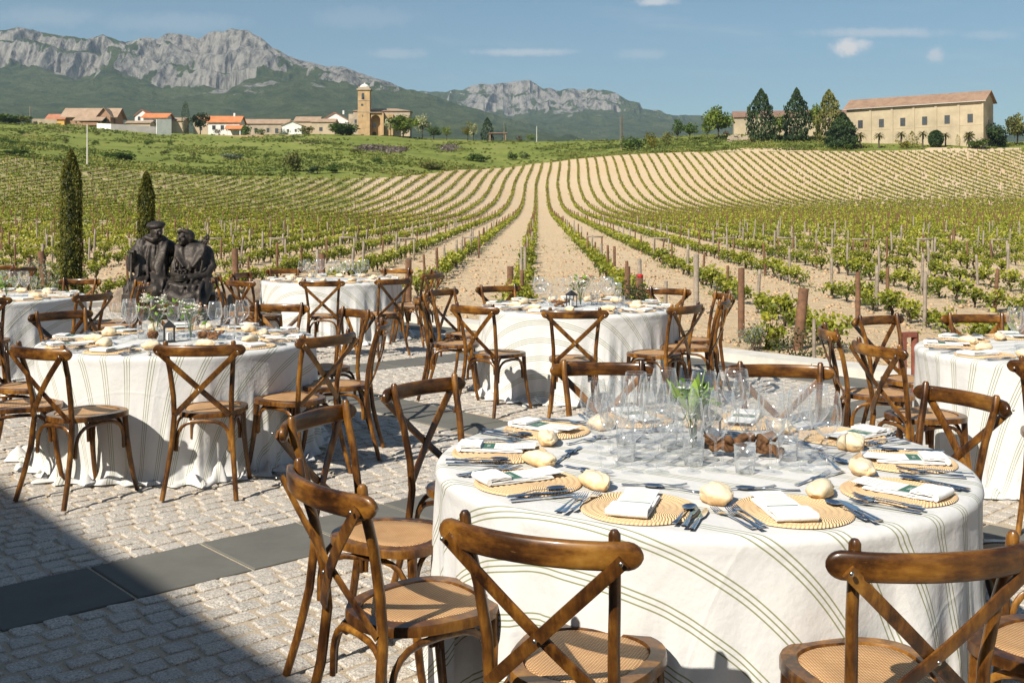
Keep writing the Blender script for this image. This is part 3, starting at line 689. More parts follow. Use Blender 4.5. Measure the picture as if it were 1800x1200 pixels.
def house(name,label,px0,px1,ybase,yeave,yridge,Y,depth,wall,roof,wins=(),rot=0,over=.5,cat='house',gable=False,chim=False,open_front=False):
    X0,X1=gx(px0,Y),gx(px1,Y); w=X1-X0; zb=gz(ybase,Y); he=gz(yeave,Y)-zb; hr=gz(yridge,Y)-zb
    o=empty(name,((X0+X1)/2,Y+depth/2,zb),rot); tag(o,label,cat)
    b=MB(); d=depth
    hr2=hr-.15
    if not open_front:
        if gable: # ridge runs away from the viewer, gable faces the camera
            vs=[(-w/2,-d/2,-3),(w/2,-d/2,-3),(w/2,-d/2,he),(0,-d/2,hr2),(-w/2,-d/2,he)]; vs+=[(x,-y,z) for x,y,z in vs]
            b.add(vs,[(0,1,2,3,4),(9,8,7,6,5),(0,5,6,1),(1,6,7,2),(4,9,5,0)])
        else:
            vs=[(-w/2,-d/2,-3),(w/2,-d/2,-3),(w/2,d/2,-3),(-w/2,d/2,-3),(-w/2,-d/2,he),(w/2,-d/2,he),(w/2,d/2,he),(-w/2,d/2,he),(-w/2,0,hr2),(w/2,0,hr2)]
            b.add(vs,[(0,1,5,4),(2,3,7,6),(1,2,6,9,5),(3,0,4,8,7)])
        b.build('wall',WM[wall],o)
    else:
        for sx in(-1,1):
            for sy in(-1,1): b.box((sx*(w/2-.3),sy*(d/2-.3),he/2-1),(.35,.35,he+2))
        b.build('post',WM[wall],o)
    b=MB(); th=.22
    def slope(p): # p: 4 top points
        q=[(x,y,z-th) for x,y,z in p]; b.add(p+q,[(0,1,2,3),(7,6,5,4),(0,4,5,1),(1,5,6,2),(2,6,7,3),(3,7,4,0)])
    if gable:
        k=(hr-he)/(w/2); e=over
        slope([(-w/2-e,-d/2-e,he-k*e+.15),(0,-d/2-e,hr+.15),(0,d/2+e,hr+.15),(-w/2-e,d/2+e,he-k*e+.15)])
        slope([(0,-d/2-e,hr+.153),(w/2+e,-d/2-e,he-k*e+.153),(w/2+e,d/2+e,he-k*e+.153),(0,d/2+e,hr+.153)])
    else:
        k=(hr-he)/(d/2); e=over
        slope([(-w/2-e,-d/2-e,he-k*e+.15),(w/2+e,-d/2-e,he-k*e+.15),(w/2+e,0,hr+.15),(-w/2-e,0,hr+.15)])
        slope([(-w/2-e,0,hr+.153),(w/2+e,0,hr+.153),(w/2+e,d/2+e,he-k*e+.153),(-w/2-e,d/2+e,he-k*e+.153)])
    r=b.build('roof',RM[roof],o)
    if chim: b=MB(); b.box((w*.25,0,hr+.5),(.7,.7,1.6)); b.build('chimney',WM['white'],r)
    windows(o,wins,w,he,-d/2)
    return o
def wall_(label,px0,px1,y0a,y0b,y1,Y0,Y1,mat):
    A=Vector((gx(px0,Y0),Y0,0));B=Vector((gx(px1,Y1),Y1,0)); za,zb=gz(y0a,Y0),gz(y0b,Y1); bt=min(gz(y1,Y0),gz(y1,Y1))-2
    n=(B-A).normalized().cross(Vector((0,0,1)))*.2
    b=MB(); b.add([A+n+Vector((0,0,bt)),B+n+Vector((0,0,bt)),B+n+Vector((0,0,zb)),A+n+Vector((0,0,za)),A-n+Vector((0,0,bt)),B-n+Vector((0,0,bt)),B-n+Vector((0,0,zb)),A-n+Vector((0,0,za))],
      [(0,1,2,3),(5,4,7,6),(3,2,6,7),(1,5,6,2),(4,0,3,7)])
    tag(b.build('boundary_wall',WM[mat]),label,'wall')
# winery on the right (long render facade, six bays)
XL,YL,XR,YR=110.8,358.0,144.0,330.0
L=math.hypot(XR-XL,YR-YL); a=math.atan2(YR-YL,XR-XL); zb=gz(252,330); he=gz(174.5,330)-zb; D=9.6; hr=gz(160.5,334)-zb
nx,ny=-math.sin(a),math.cos(a)
o=empty('winery_building',((XL+XR)/2,(YL+YR)/2,zb),a); tag(o,'long cream winery building with tiled gable roof and six small windows','building')
b=MB(); vs=[(-L/2,0,-6),(L/2,0,-6),(L/2,D,-6),(-L/2,D,-6),(-L/2,0,he),(L/2,0,he),(L/2,D,he),(-L/2,D,he),(-L/2,D/2,hr-.2),(L/2,D/2,hr-.2)]
b.add(vs,[(0,1,5,4),(2,3,7,6),(1,2,6,9,5),(3,0,4,8,7)]); b.build('wall',WM['cream'],o)
def fx(px,Yg=None): # facade x for an image column
    t=(px-900)/F; s=(t*YL-XL)/((XR-XL)-t*(YR-YL)); return s*L-L/2
for px in(1530,1568,1606,1645,1685): b=MB(); b.box((fx(px),-.12,he/2-3),(.75,.25,he+5.8)); b.build('pilaster',WM['cream'],o)
b=MB(); b.box((L/2-.25,-.12,he/2-3),(.5,.25,he+5.8)); b.build('pilaster',WM['cream'],o)
for z_ in (.43,): b=MB(); b.box((0,-.035,he*z_),(L-.02,.06,.10)); b.build('string_course',WM['tan'],o)
k=(hr-he)/(D/2); e=.9; b=MB()
for sg in(0,1):
    y0,y1=(-e,D/2) if sg==0 else (D+e,D/2)
    p=[(-L/2-e,y0,he-k*e+.2),(L/2+e,y0,he-k*e+.2),(L/2+e,y1,hr+.2+.004*sg),(-L/2-e,y1,hr+.2+.004*sg)]
    q=[(x,y,z-.3) for x,y,z in p]; b.add(p+q,[(0,1,2,3),(7,6,5,4),(0,4,5,1),(1,5,6,2),(2,6,7,3),(3,7,4,0)])
r=b.build('roof',RM['brown'],o)
b=MB(); b.box((0,-e-.08,he-k*e-.02),(L+1.8,.14,.16)); b.build('gutter',simple('metal_gutter',(.6,.58,.55),.5,.5),r)
for i,px in enumerate((1512.5,1549.5,1587,1625.5,1665,1705.5)):
    x=fx(px); z=he*.585; w,h=1.45,2.45; b=MB()
    for dx in(-w/2,0,w/2): b.box((x+dx,-.05,z),(.14,.14,h))
    for dz in(-h/2,h/2,.15*h): b.box((x,-.05,z+dz),(w+.139,.13,.14))
    f=b.build('window',M['frame'],o); b=MB(); b.box((x,-.03,z),(w-.1,.04,h-.1)); b.build('pane',M['pane'],f)
b=MB(); b.box((L/2+.04,D*.5,he*.5),(.1,1.0,1.6)); b.build('end_window',M['frame'],o)
# old wing behind the conifers
house('old_wing','low cream old wing with dark tiled roof behind the conifers',1296,1500,240,204,193,372,9,'cream','old',[(.85,.4,1,1.5)],rot=-.16,cat='building')
b=MB()
for i in range(60):
    x=random.uniform(-4.2,4.2); z=random.uniform(-1.5,1.6); b.box((x,random.uniform(-.2,.2),z),(random.uniform(.8,1.6),random.uniform(.7,1.1),random.uniform(.4,.8)),rz=random.uniform(-.1,.1))
X=gx(1303,352); b.build('stone_ruin',WM['stone2'],loc=(X,352,HH(X,352)+.4)); tag(bpy.data.objects['stone_ruin'],'crumbling pale stone wall stump on the bank below the old wing','ruin')
# village
house('chalet','timber house with wide tan roof and dark windows on the hilltop',112,203,218,203,189,438,9,'timber','tan',[(.25,.62,1.8,2.0),(.43,.62,1.8,2.0),(.62,.62,1.8,2.0),(.8,.55,2.0,2.6),(.92,.62,1.6,2.0)],over=1.2)
house('porch','small tan hipped porch in front of the timber house',132,178,216,211,205,430,6,'stone2','tan',over=.8,cat='porch',open_front=True)
house('gable_wing','timber gable facing the camera on the timber house',172,194,218,203,190,434,5,'timber','tan',[(.5,.55,2,2)],gable=True,over=.8,cat='house')
house('ochre_house','small ochre house with brown roof left of the timber house',81,113,216,209,200,436,7,'ochre','red',[(.3,.5,.8,1)])
house('white_house','white gabled house with red roof edge behind the grey wall',237,262,222,203,193,446,9,'white','red',[(.3,.72,.9,1.4),(.7,.6,.9,1.4)],gable=True)
house('hip_house','low house with bright orange roof beside the white gable',252,292,222,206,198,440,9,'white','orange',[(.5,.5,1,1.2)],over=.9)
house('shed','low tan roofed shed behind the grey wall',222,264,226,216,212,434,6,'tan','tan')
house('shed','tan roofed barn between the tall white wall and cypress',300,322,236,212,206,446,8,'tan','tan')
house('white_house','white house with orange roof and orange porch',366,421,237,214,203,438,9,'white','orange',[(.18,.55,1.2,1.6),(.45,.55,1.2,1.6),(.68,.5,1.2,1.6),(.9,.55,1.2,1.6)],over=.7,chim=True)
house('porch','small orange roofed porch on the white house',397,423,237,226,220,434,5,'white','orange',over=.5,cat='porch',open_front=True)
house('long_barn','long low stone building with tan and orange roof',420,505,237,217,208,452,12,'stone2','tan',[(.35,.4,1,1.6),(.6,.4,1,1.6),(.78,.35,1.2,1.8),(.9,.35,1,1.8)])
house('white_shed','small white gabled shed in front of the tan barns',496,530,236,220,213,440,6,'white','tan',[(.3,.4,.7,1),(.7,.4,.7,1)],gable=True)
house('barn','tan roofed barn right of the small white shed',518,560,232,213,204,452,10,'tan','tan',[(.7,.4,1,1.2)])
house('barn','second tan roofed barn below the red gabled house',548,588,236,214,208,446,8,'tan','tan',[(.4,.4,1.2,1.4)])
house('white_house','white house with red gable roof left of the church',566,612,228,211,198,456,10,'white','red',[(.6,.6,.8,1.6)],gable=True,chim=True)
house('low_house','low brown roofed house far left behind the cypress tree',340,366,236,212,203,452,8,'tan','orange',[(.5,.4,1,1.2)])
o=house('canopy','small flat canopy on the meadow crest',860,890,246,234.5,233,430,5,'timber','old',open_front=True,over=.3,cat='canopy')
wall_('low white wall on the far left hilltop',57,100,209,210,217,428,430,'tan')
wall_('slanted white wall below the timber house',171,196,217,218,240,424,414,'white')
wall_('long grey concrete wall below the village roofs',196,275,218,223,241,414,416,'grey')
wall_('tall blank white wall at the end of the grey wall',275,301,210,210,243,412,416,'white')
wall_('low brown stone field wall below the village houses',375,548,238,238,246,418,418,'stone')
# church
Yc=445; o=empty('church',(gx(640,Yc),Yc,gz(238,Yc))); tag(o,'sandstone church with square bell tower and arched porch','church')
sc=Yc/F; zb=gz(238,Yc)
def cx(px): return (px-640)*sc
def cz(y): return (238-y)*sc
b=MB(); w=cx(650)-cx(629); h=cz(158)
xc=(cx(629)+cx(650))/2; b.box((xc,w/2,h/2-2),(w,w,h+4)); tw=b.build('bell_tower',WM['stone'],o)
for y in(176.5,196.5): b=MB(); b.box((xc,w/2,cz(y)),(w+.3,w+.3,.25)); b.build('cornice',WM['stone2'],tw)
b=MB(); b.box((xc,w/2,cz(157.2)),(w+.9,w+.9,.6)); b.box((xc,w/2,cz(154.5)),(w-.3,w-.3,.9)); b.build('parapet',WM['stone2'],tw)
b=MB(); b.lathe([(w*.42,0),(w*.40,.5),(w*.25,1.1),(.15,1.6),(.1,2.1)],(xc,w/2,cz(153)),12); b.build('dome',WM['white'],tw)
def arch(x,z0,w_,h_,y,d,mat,nm,par):
    pts=[(x-w_/2,z0),(x+w_/2,z0)]+[(x+w_/2*math.cos(t),z0+h_-w_/2+w_/2*math.sin(t)) for t in np.linspace(0,PI,9)]
    b=MB(); n=len(pts); b.add([(p[0],y,p[1]) for p in pts]+[(p[0],y+d,p[1]) for p in pts],[tuple(range(n)),tuple(range(n,2*n))[::-1]]+[(i,i+n,(i+1)%n+n,(i+1)%n) for i in range(n)])
    return b.build(nm,mat,par)
arch(cx(638),cz(175),1.15,2.7,-.04,.3,M['pane'],'belfry_opening',tw)
b=MB(); b.lathe([(.35,0),(.3,.3),(.18,.6),(.05,.7)],(cx(638),-.3,cz(173)),10); b.build('bell',M['bronze'],tw)
b=MB(); b.box((cx(636.5),-.04,cz(184.5)),(.9,.1,.8)); b.build('window',M['pane'],tw); b=MB(); b.box((cx(637.5),-.04,cz(204)),(.25,.1,1.0)); b.build('window',M['pane'],tw)
# porch block with a deep arch
x0,x1=cx(650.5),cx(672); hh=cz(198.5); b=MB(); aw=cx(668)-cx(651.5); ax=(cx(651.5)+cx(668))/2; ah=cz(202)
th=np.linspace(0,PI,13); R=aw/2; y0,y1=.6,4.0
vs=[];fs=[]
top=[(ax-R,0)]+[(ax-R*math.cos(t),ah-R+R*math.sin(t)) for t in th]+[(ax+R,0)]
out=[(x0,0),(x0,ah-R)]+[(x0+(x1-x0)*i/12,hh) for i in range(1,12)]+[(x1,ah-R),(x1,0)]
n=len(top)
b.add([(p[0],y0,p[1]) for p in top]+[(p[0],y0,p[1]) for p in out]+[(p[0],y1,p[1]) for p in top],[(i,i+1,n+i+1,n+i) for i in range(n-1)]+[(i+1,i,2*n+i,2*n+i+1) for i in range(n-1)])
b.box(((x0+x1)/2,5.0,hh/2),(x1-x0,2.0,hh)); b.build('porch',WM['stone'],o)
b=MB(); b.box((cx(656),3.98,cz(219)),(1.3,.1,1.6)); b.build('window',M['pane'],o)
arch(cx(656),0,1.6,1.8,3.95,.1,M['wood_d'],'door',o)
b=MB(); b.box((cx(673),0.3,hh/2-.2),(.7,1.3,hh)); b.build('buttress',WM['stone'],o)
b=MB(); b.box(((cx(674)+cx(690))/2,4,cz(200)/2),(cx(690)-cx(674.5),4,cz(200))); b.build('side_chapel',WM['stone'],o)
nx0,nx1=cx(617),cx(718); b=MB(); he=cz(193); b.box(((nx0+nx1)/2,11,he/2),(nx1-nx0,10,he)); b.build('nave',WM['stone2'],o)
b=MB(); hr=cz(186.5); e=.6; b.add([(nx0-e,6-e,he+.02),(nx1+e,6-e,he+.02),(nx1+e,16+e,he+.02),(nx0-e,16+e,he+.02),(nx0+5,11,hr),(nx1-6,11,hr)],[(0,1,5,4),(1,2,5),(2,3,4,5),(3,0,4),(3,2,1,0)]); b.build('roof',RM['tan'],o)
b=MB(); b.box(((cx(612)+cx(629))/2,3.5,cz(200)/2),(cx(629)-cx(612),5,cz(200))); sa=b.build('sacristy',WM['stone2'],o); b=MB(); b.box((cx(624.5),.95,cz(213)),(.9,.1,1.4)); b.build('window',M['pane'],sa)
b=MB(); b.box(((x0+x1)/2,2.9,hh+.15),(x1-x0+.8,6.2,.3)); b.build('porch_roof',RM['tan'],o)
# poles
def pole(name,label,px,ytop,ybase,Y,r,mat,extra=None):
    X=gx(px,Y); z=HH(X,Y); h=gz(ytop,Y)-z; o=empty(name,(X,Y,z)); tag(o,label,'pole'); b=MB(); b.sweep([(0,0,-.5),(0,0,h)],[2*r,1.4*r],n=8); b.build('shaft',mat,o)
    if extra: b=MB(); b.box((0,0,h-.4),(1.2,.12,.12)); b.build('crossarm',mat,o)
pole('utility_pole','pale concrete pole standing at the edge of the left vines',153.5,219,288,214,.16,M['kerb'])
pole('utility_pole','grey pole with crossarm on the far left hilltop',53,187,217,430,.22,M['postg'],1)
pole('slim_pole','slim white pole on the crest right of the canopy',943.5,222,248,428,.16,M['kerb'])
pole('slim_pole','slim pole standing in front of the canopy',886,215,246,426,.12,M['postg'])
pole('wooden_mast','taller orange brown wooden mast on the crest',1093.5,203,256,352,.16,M['post'])
pole('wooden_mast','thinner grey mast beside the orange brown mast',1090.3,205,255,352,.09,M['postg'])
X=gx(1122.5,350); b=MB(); b.box((0,0,1.0),(.8,.5,2.4)); b.box((0,0,2.3),(.9,.6,.15)); o=b.build('white_pillar',WM['white'],loc=(X,350,HH(X,350))); tag(o,'short white pillar cabinet on the crest beside the masts','pillar')
# winery the terrace belongs to, behind the camera: its wall throws the shadow at lower left
o=empty('terrace_building',(*uv2(-5.49,4.6),0),ANG-.026); tag(o,'modern stone building behind the viewpoint casting the terrace shadow','building')
b=MB(); b.box((-3,0,3.0),(7,44,6.0)); b.build('wall',WM['timber'],o)
b=MB(); b.box((-3.1,0,6.1),(6.8,44.6,.2)); b.build('roof',RM['old'],o)
for k in range(7):
    b=MB(); b.box((.52,-18+k*6,2.2),(.1,2.6,2.6)); f=b.build('window',M['frame'],o); b=MB(); b.box((.56,-18+k*6,2.2),(.06,2.4,2.4)); b.build('pane',M['pane'],f)
# ---------------------------------------------------------------- crossback chair
def rrect(w0,w1,y0,y1,n=40,e=2.6):
    pts=[]
    for i in range(n):
        a=2*PI*i/n; c,s=math.cos(a),math.sin(a); x=math.copysign(abs(c)**(2/e),c); y=math.copysign(abs(s)**(2/e),s)
        t=(y+1)/2; pts.append((x*(w0+(w1-w0)*t)/2,y0+(y1-y0)*t))
    return pts
def chair_proto():
    r=empty('crossback_chair')
    w=M['wood']
    # seat frame ring
    prof=[(1.0,.447),(1.0,.468),(.985,.476),(.80,.478),(.785,.470),(.785,.452)]
    b=MB(); P=rrect(.345,.45,-.21,.225); n=len(P); vs=[];fs=[]
    cxm,cym=0,.01
    for k,z in prof:
        for x,y in P: vs.append((x*k,cym+(y-cym)*k,z))
    for j in range(len(prof)):
        jj=(j+1)%len(prof)
        for i in range(n): fs.append((j*n+i,j*n+(i+1)%n,jj*n+(i+1)%n,jj*n+i))
    b.add(vs,fs); b.build('seat_frame',w,r,True,50)
    b=MB(); vs=[];fs=[]
    rings=[(.785,.469),(.74,.476),(.5,.474),(.25,.471)]
    for k,z in rings:
        for x,y in P: vs.append((x*k,cym+(y-cym)*k,z))
    vs.append((0,cym,.470))
    for j in range(3):
        for i in range(n): fs.append((j*n+i,j*n+(i+1)%n,(j+1)*n+(i+1)%n,(j+1)*n+i))
    for i in range(n): fs.append((3*n+i,3*n+(i+1)%n,4*n))
    b.add(vs,fs); b.build('cane_seat',M['cane'],r,True,60)
    # crest rail, bent
    xs=[-.266,-.2645,-.261,-.255,-.247,-.235]+list(np.linspace(-.215,.215,13))+[.235,.247,.255,.261,.2645,.266]; pts=[(x,-.352+.055*(x/.25)**2+(.004 if abs(x)>.2 else 0),.850) for x in xs]
    hs=[.065*max(.03,(1-((abs(x)-.230)/.0362)**2))**.5 if abs(x)>.23 else .065 for x in xs]
    b=MB(); b.sweep(pts,[.026*max(.35,(h_/.065))**.4 for h_ in hs],hs,n=12,e=1.6); b.build('crest_rail',M['woodx'],r,True,50)
    for s in(-1,1):
        b=MB(); p=[(.215,-.30,0),(.197,-.262,.14),(.178,-.228,.30),(.168,-.212,.46),(.170,-.222,.58),(.182,-.248,.72),(.195,-.284,.84),(.197,-.291,.893),(.197,-.292,.902)]
        b.sweep([(s*x,y,z) for x,y,z in p],[.029,.030,.032,.032,.031,.030,.030,.029,.017],up=(0,1,0),n=12); b.build('rear_leg',w,r,True,50)
        b=MB(); p=[(.186,.224,0),(.176,.204,.08),(.166,.184,.2),(.158,.168,.33),(.154,.162,.45)]
        b.sweep([(s*x,y,z) for x,y,z in p],[.028,.029,.031,.034,.036],up=(0,1,0),n=12); b.build('front_leg',w,r,True,50)
        b=MB(); N=11; pts=[]
        for i in range(N):
            q=i/(N-1); x=s*(.232-q*.395); z=.845-q*.375; y=-.327+q*.100-.012*math.sin(PI*q)-(.010 if s>0 else 0)*math.sin(PI*q)
            pts.append((x,y,z))
        b.sweep(pts,[.034]*N,[.010]*N,up=(0,1,.25),n=8,e=2.2); b.build('back_slat',w,r,True,40)
    def archb(A,B_,z0,zt,nm='brace'):
        A=Vector(A);B_=Vector(B_); pts=[]
        for i in range(13):
            q=i/12; s_=math.sin(PI*q); x=.5-.5*math.copysign(abs(math.cos(PI*q))**.62,math.cos(PI*q))
            P=A.lerp(B_,x); pts.append((P.x,P.y,z0+(zt-z0)*s_**.62))
        b=MB(); b.sweep(pts,[.022]*13,[.018]*13,up=((B_-A).normalized().cross(Vector((0,0,1)))),n=8); b.build(nm,w,r,True,50)
    archb((-.158,-.20,0),(.158,-.20,0),.26,.43); archb((-.135,.165,0),(.135,.165,0),.26,.43)
    for s in(-1,1): archb((s*.170,-.19,0),(s*.160,.148,0),.26,.43)
    for x,y,z in((-.232,-.345,.845),(.232,-.345,.845),(0,-.308,.625)):
        b=MB(); b.ell((x,y,z),(.006,.004,.006),8,6); b.build('screw',M['screw'],r,True)
    return r
PROTO=chair_proto(); used=[False]
def chair(x,y,fx_,fy_,label,group,sc=1.0):
    """x,y = crest rail centre, f = facing direction"""
    l=math.hypot(fx_,fy_); fx_/=l; fy_/=l
    o=PROTO if not used[0] else copy_tree(PROTO); used[0]=True
    o.location=(x+fx_*.325,y+fy_*.325,.006); o.rotation_euler=(0,0,math.atan2(fy_,fx_)-PI/2); o.scale=(.965,1,1)
    tag(o,label,'chair',group); return o
TN={'M':'foreground table','B':'white flower table','C':'lantern table','E':'farthest table','A':'far left table','D':'right edge table'}
TABLES={'M':(.653,3.79,.92,-35,1),'B':(-2.276,7.41,.92,-92,2),'C':(.618,10.08,.92,-22,3),'E':(-2.357,14.18,.92,-12,4),'A':(-5.42,11.26,.92,-100,5),'D':(3.51,6.8,.92,20,6)}
CH_=[('M',.046,2.555,.42,.905,'nearest chair turned slightly right'),('M',.97,2.43,-.16,.99,'near right chair with scuffed rail'),('M',-.55,3.06,.80,.60,'left front chair with sunlit cane seat'),
('M',-.76,4.10,.93,-.36,'left side chair seen edge on'),('M',-.415,4.85,.78,-.63,'rear left chair with shaded rail'),('M',.455,5.47,.03,-1,'rear chair on the left behind the glasses'),
('M',1.335,5.40,-.12,-1,'rear chair on the right behind the glasses'),('M',1.92,4.57,-.93,-.38,'rear right chair turned away'),('M',2.12,3.68,-1,.03,'right side chair mostly out of frame'),('M',1.70,2.66,-.62,.78,'near right corner chair'),
('B',-1.81,6.23,-.04,1,'front middle chair'),('B',-2.70,6.12,.5,.86,'front left chair'),('B',-1.13,6.73,-.82,.57,'front right chair'),('B',-1.2,8.5,-.78,-.62,'rear right chair'),
('B',-.88,7.5,-1,-.06,'right side chair seen edge on'),('B',-1.94,9.05,-.1,-1,'rear right middle chair'),('B',-3.5,8.35,.78,-.62,'rear left chair'),('B',-2.80,9.03,.2,-1,'rear chair hidden by white flowers'),
('B',-3.33,6.55,.85,.4,'left front chair cut by the frame'),('B',-3.66,7.4,1,0,'left side chair'),
('C',.495,8.47,.02,1,'front middle chair'),('C',-.33,8.9,.62,.78,'front left chair'),('C',-.72,10.8,.84,-.54,'rear left chair'),('C',-.86,9.85,1,-.02,'left side chair seen edge on'),
('C',-.16,11.35,.45,-.9,'rear middle chair'),('C',1.6,10.98,-.6,-.8,'rear right chair'),('C',2.02,10.2,-1,-.15,'right side chair'),('C',1.46,8.92,-.74,.68,'front right chair'),('C',1.88,9.5,-.96,.28,'right front chair'),
('E',-2.16,12.25,0,1,'front middle chair'),('E',-1.36,12.6,-.62,.78,'front right chair'),('E',-3.15,14.9,.45,-.9,'rear left chair'),('E',-1.58,14.95,-.4,-.92,'rear right chair'),('E',-.98,13.7,-.87,.48,'right side chair'),
('E',-1.02,14.35,-.97,-.2,'right rear chair'),('E',-3.12,12.3,.6,.8,'front left chair'),('E',-3.5,13.9,.95,-.3,'left rear chair'),('E',-3.56,12.95,1,.12,'left side chair seen edge on'),
('A',-3.95,10.25,-.93,.36,'front right chair'),('A',-4.12,12.05,-.85,-.5,'rear right chair'),('A',-3.86,11.45,-.97,-.1,'right side chair'),('A',-4.80,9.75,-.3,.95,'front chair cut by the frame'),('A',-5.02,12.6,-.12,-1,'rear middle chair'),
('D',2.07,7.15,1,-.1,'left side chair seen edge on'),('D',2.68,7.98,.5,-.87,'rear left chair'),('D',2.09,6.25,.96,.28,'left front chair'),('D',2.80,5.48,.42,.9,'front left chair'),('D',3.47,8.12,0,-1,'rear middle chair')]
for T_,x,y,fx_,fy_,lb in CH_:
    chair(x*.975,y*.975,fx_,fy_,'%s at the %s'%(lb,TN[T_]),'crossback chairs around the round tables')
chair(-7.35,15.6,-.2,-1,'crossback chair far back at the left edge facing away from the vines','crossback chairs around the round tables')
chair(-6.75,15.0,-1,.3,'crossback chair far back left beside the grey shrub','crossback chairs around the round tables')
b=MB(); b.box((0,0,0),(.36,.36,.05)); 
for (x,y,lb) in ((-1.02+.32-.0-.62,14.35,'dark cushion lying on the right rear chair of the farthest table'),):
    pass
# ---------------------------------------------------------------- tablecloths
TZ=.765
def cloth(key):
    X,Y,R,sa,seed=TABLES[key]; rng=np.random.default_rng(seed*13+5); nt=420
    th=np.linspace(0,2*PI,nt,endpoint=False)
    rings=[(r,0) for r in np.linspace(.001,R-.03,9)]
    folds=np.zeros(nt); 
    for n_ in (5,8,11,14,18,23,28):
        folds+=rng.uniform(.4,1)*np.cos(n_*th+rng.uniform(0,6.3)+.5*np.sin(2*th+rng.uniform(0,6)))
    folds/=2.2; folds=np.tanh(folds*1.1)
    fine=np.zeros(nt)
    for n_ in (31,37,46): fine+=rng.uniform(.4,1)*np.cos(n_*th+rng.uniform(0,6.3))
    fine/=3
    V=[];UVs=[];sa_=math.radians(sa)
    def put(r,z,arc):
        V.append(np.stack([r*np.cos(th),r*np.sin(th),z],-1)); a=th-(sa_+PI/2)
        UVs.append(np.stack([arc*np.cos(a)+seed*.037,arc*np.sin(a)],-1))
    one=np.ones(nt)
    top_n=(fbm(np.cos(th)*3,np.sin(th)*3,seed,3,seed)-.5)
    for r,_ in rings: put(r*one,TZ*one+(fbm(r*np.cos(th)*5+9,r*np.sin(th)*5,0,3,seed)-.5)*.003,r*one)
    e=.03
    for a in np.linspace(.25,1,4)*PI/2: put((R-e+e*math.sin(a))*one,(TZ-e+e*math.cos(a))*one,(R-e+e*a)*one)
    base=R-e+e*PI/2; drop=TZ-e
    for s in np.linspace(.03,.985,34):
        d=s*drop; g=s**.8
        r=R-.004+g*(.002+(.050 if key=='M' else .036)*folds+.014*fine*s+.018*np.maximum(0,np.cos(th*38+6*np.sin(th*3+seed)))**3*sstep(.1,.5,s))+.004*s
        pud=max(0,(s-.86)/.13)
        r=r+pud**1.6*(.02+.04*np.abs(fbm(np.cos(th)*6,np.sin(th)*6,2,3,seed)-.4)*2+.02*fine)
        z=TZ-e-d*one; put(r,z,(base+d*1.01)*one)
    pr=V[-1]; r_=np.hypot(pr[:,0],pr[:,1])
    big=fbm(np.cos(th)*2.2+7,np.sin(th)*2.2,seed,2,seed+4)
    ext=.012+.10*sstep(.45,.75,big)
    rough_=fbm(np.cos(th)*14,np.sin(th)*14,seed,4,seed+9)
    for i,(dr,dz) in enumerate(((.25,.022),(.5,.038),(.75,.030),(1.0,.012),(1.06,.002))):
        r=r_+ext*dr*(1+.5*fine); z=dz*(.25+1.9*sstep(.35,.75,rough_)*(ext/.08))*one+.010+.004*np.cos(th*31+i)
        put(r,z,(base+drop+ext*dr)*one)
    V=np.array(V);UVs=np.array(UVs); n=V.shape[0]; idx=np.arange(n*nt).reshape(n,nt)
    Fq=np.stack([idx[:-1],np.roll(idx[:-1],-1,1),np.roll(idx[1:],-1,1),idx[1:]],-1).reshape(-1,4)[:,::-1]
    V=V.reshape(-1,3)
    me=np_mesh('tablecloth',V,Fq,M['cloth'],True,None,UVs.reshape(-1,2))
    lb={'M':'white linen cloth with olive stripes on the large foreground table','B':'white striped cloth pooling on the cobbles, table with white flowers','C':'white striped cloth on the middle table with the lantern','E':'white striped cloth on the farthest table before the vines','A':'white striped cloth on the table cut by the left edge','D':'white striped cloth on the table cut by the right edge'}[key]
    tag(mobj('tablecloth',me,loc=(X,Y,0)),lb,'tablecloth','striped tablecloths')
for k in TABLES: cloth(k)
# ---------------------------------------------------------------- place settings
def mat_mesh():
    b=MB(); pr=[(.001,.004)]
    nr=9; R=.172
    for i in range(nr):
        r0=R*i/nr; w=R/nr
        for q in (.08,.3,.5,.7,.92): pr.append((r0+w*q,.003+.0048*math.sin(PI*q)))
    pr.append((R,.001)); b.lathe(pr,n=64,cap=False); return b.mesh('placemat',M['straw'],True)
def napkin_mesh():
    b=MB()
    def slab(x0,x1,y0,y1,z0,z1,taper=0):
        n=7; vs=[]
        pts=[]
        for i in range(n+1): pts.append(((x0+x1)/2,y0+(y1-y0)*i/n,(z0+z1)/2+.0015*math.sin(i*1.9+z0*400)))
        b.sweep(pts,[x1-x0-(.006*taper*i/n) for i in range(n+1)],[z1-z0]*(n+1),n=12,e=3.2)
    slab(-.052,.052,-.105,.085,.002,.009); slab(-.051,.053,-.108,.082,.0095,.016,1)
    slab(-.052,.051,-.112,-.045,.0215,.028); slab(-.050,.052,-.113,-.046,.0285,.034)
    b.sweep([(-.052,-.113,.018),(0,-.115,.018),(.052,-.113,.018)],[.016]*3,[.030]*3,n=12)
    return b.mesh('folded_napkin',M['napkin'],True,60)
def emblem_text():
    cu=bpy.data.curves.new('lettering','FONT'); cu.body='TASEL'; cu.size=.0125; cu.align_x='CENTER'; cu.align_y='CENTER'; o_=bpy.data.objects.new('t',cu); COL.objects.link(o_); bpy.context.view_layer.update(); me=bpy.data.meshes.new_from_object(o_.evaluated_get(bpy.context.evaluated_depsgraph_get())); bpy.data.objects.remove(o_); me.materials.clear(); me.materials.append(M['letter']); return me
ME={}
ME['mat']=mat_mesh(); ME['nap']=napkin_mesh()
b=MB(); b.sweep([(0,-.09,.0185),(0,0,.0182),(0,.06,.0185),(0,.125,.024)],[.088]*4,[.0012]*4,n=4,e=9); ME['card']=b.mesh('menu_card',M['paper'])
ME['card']=None
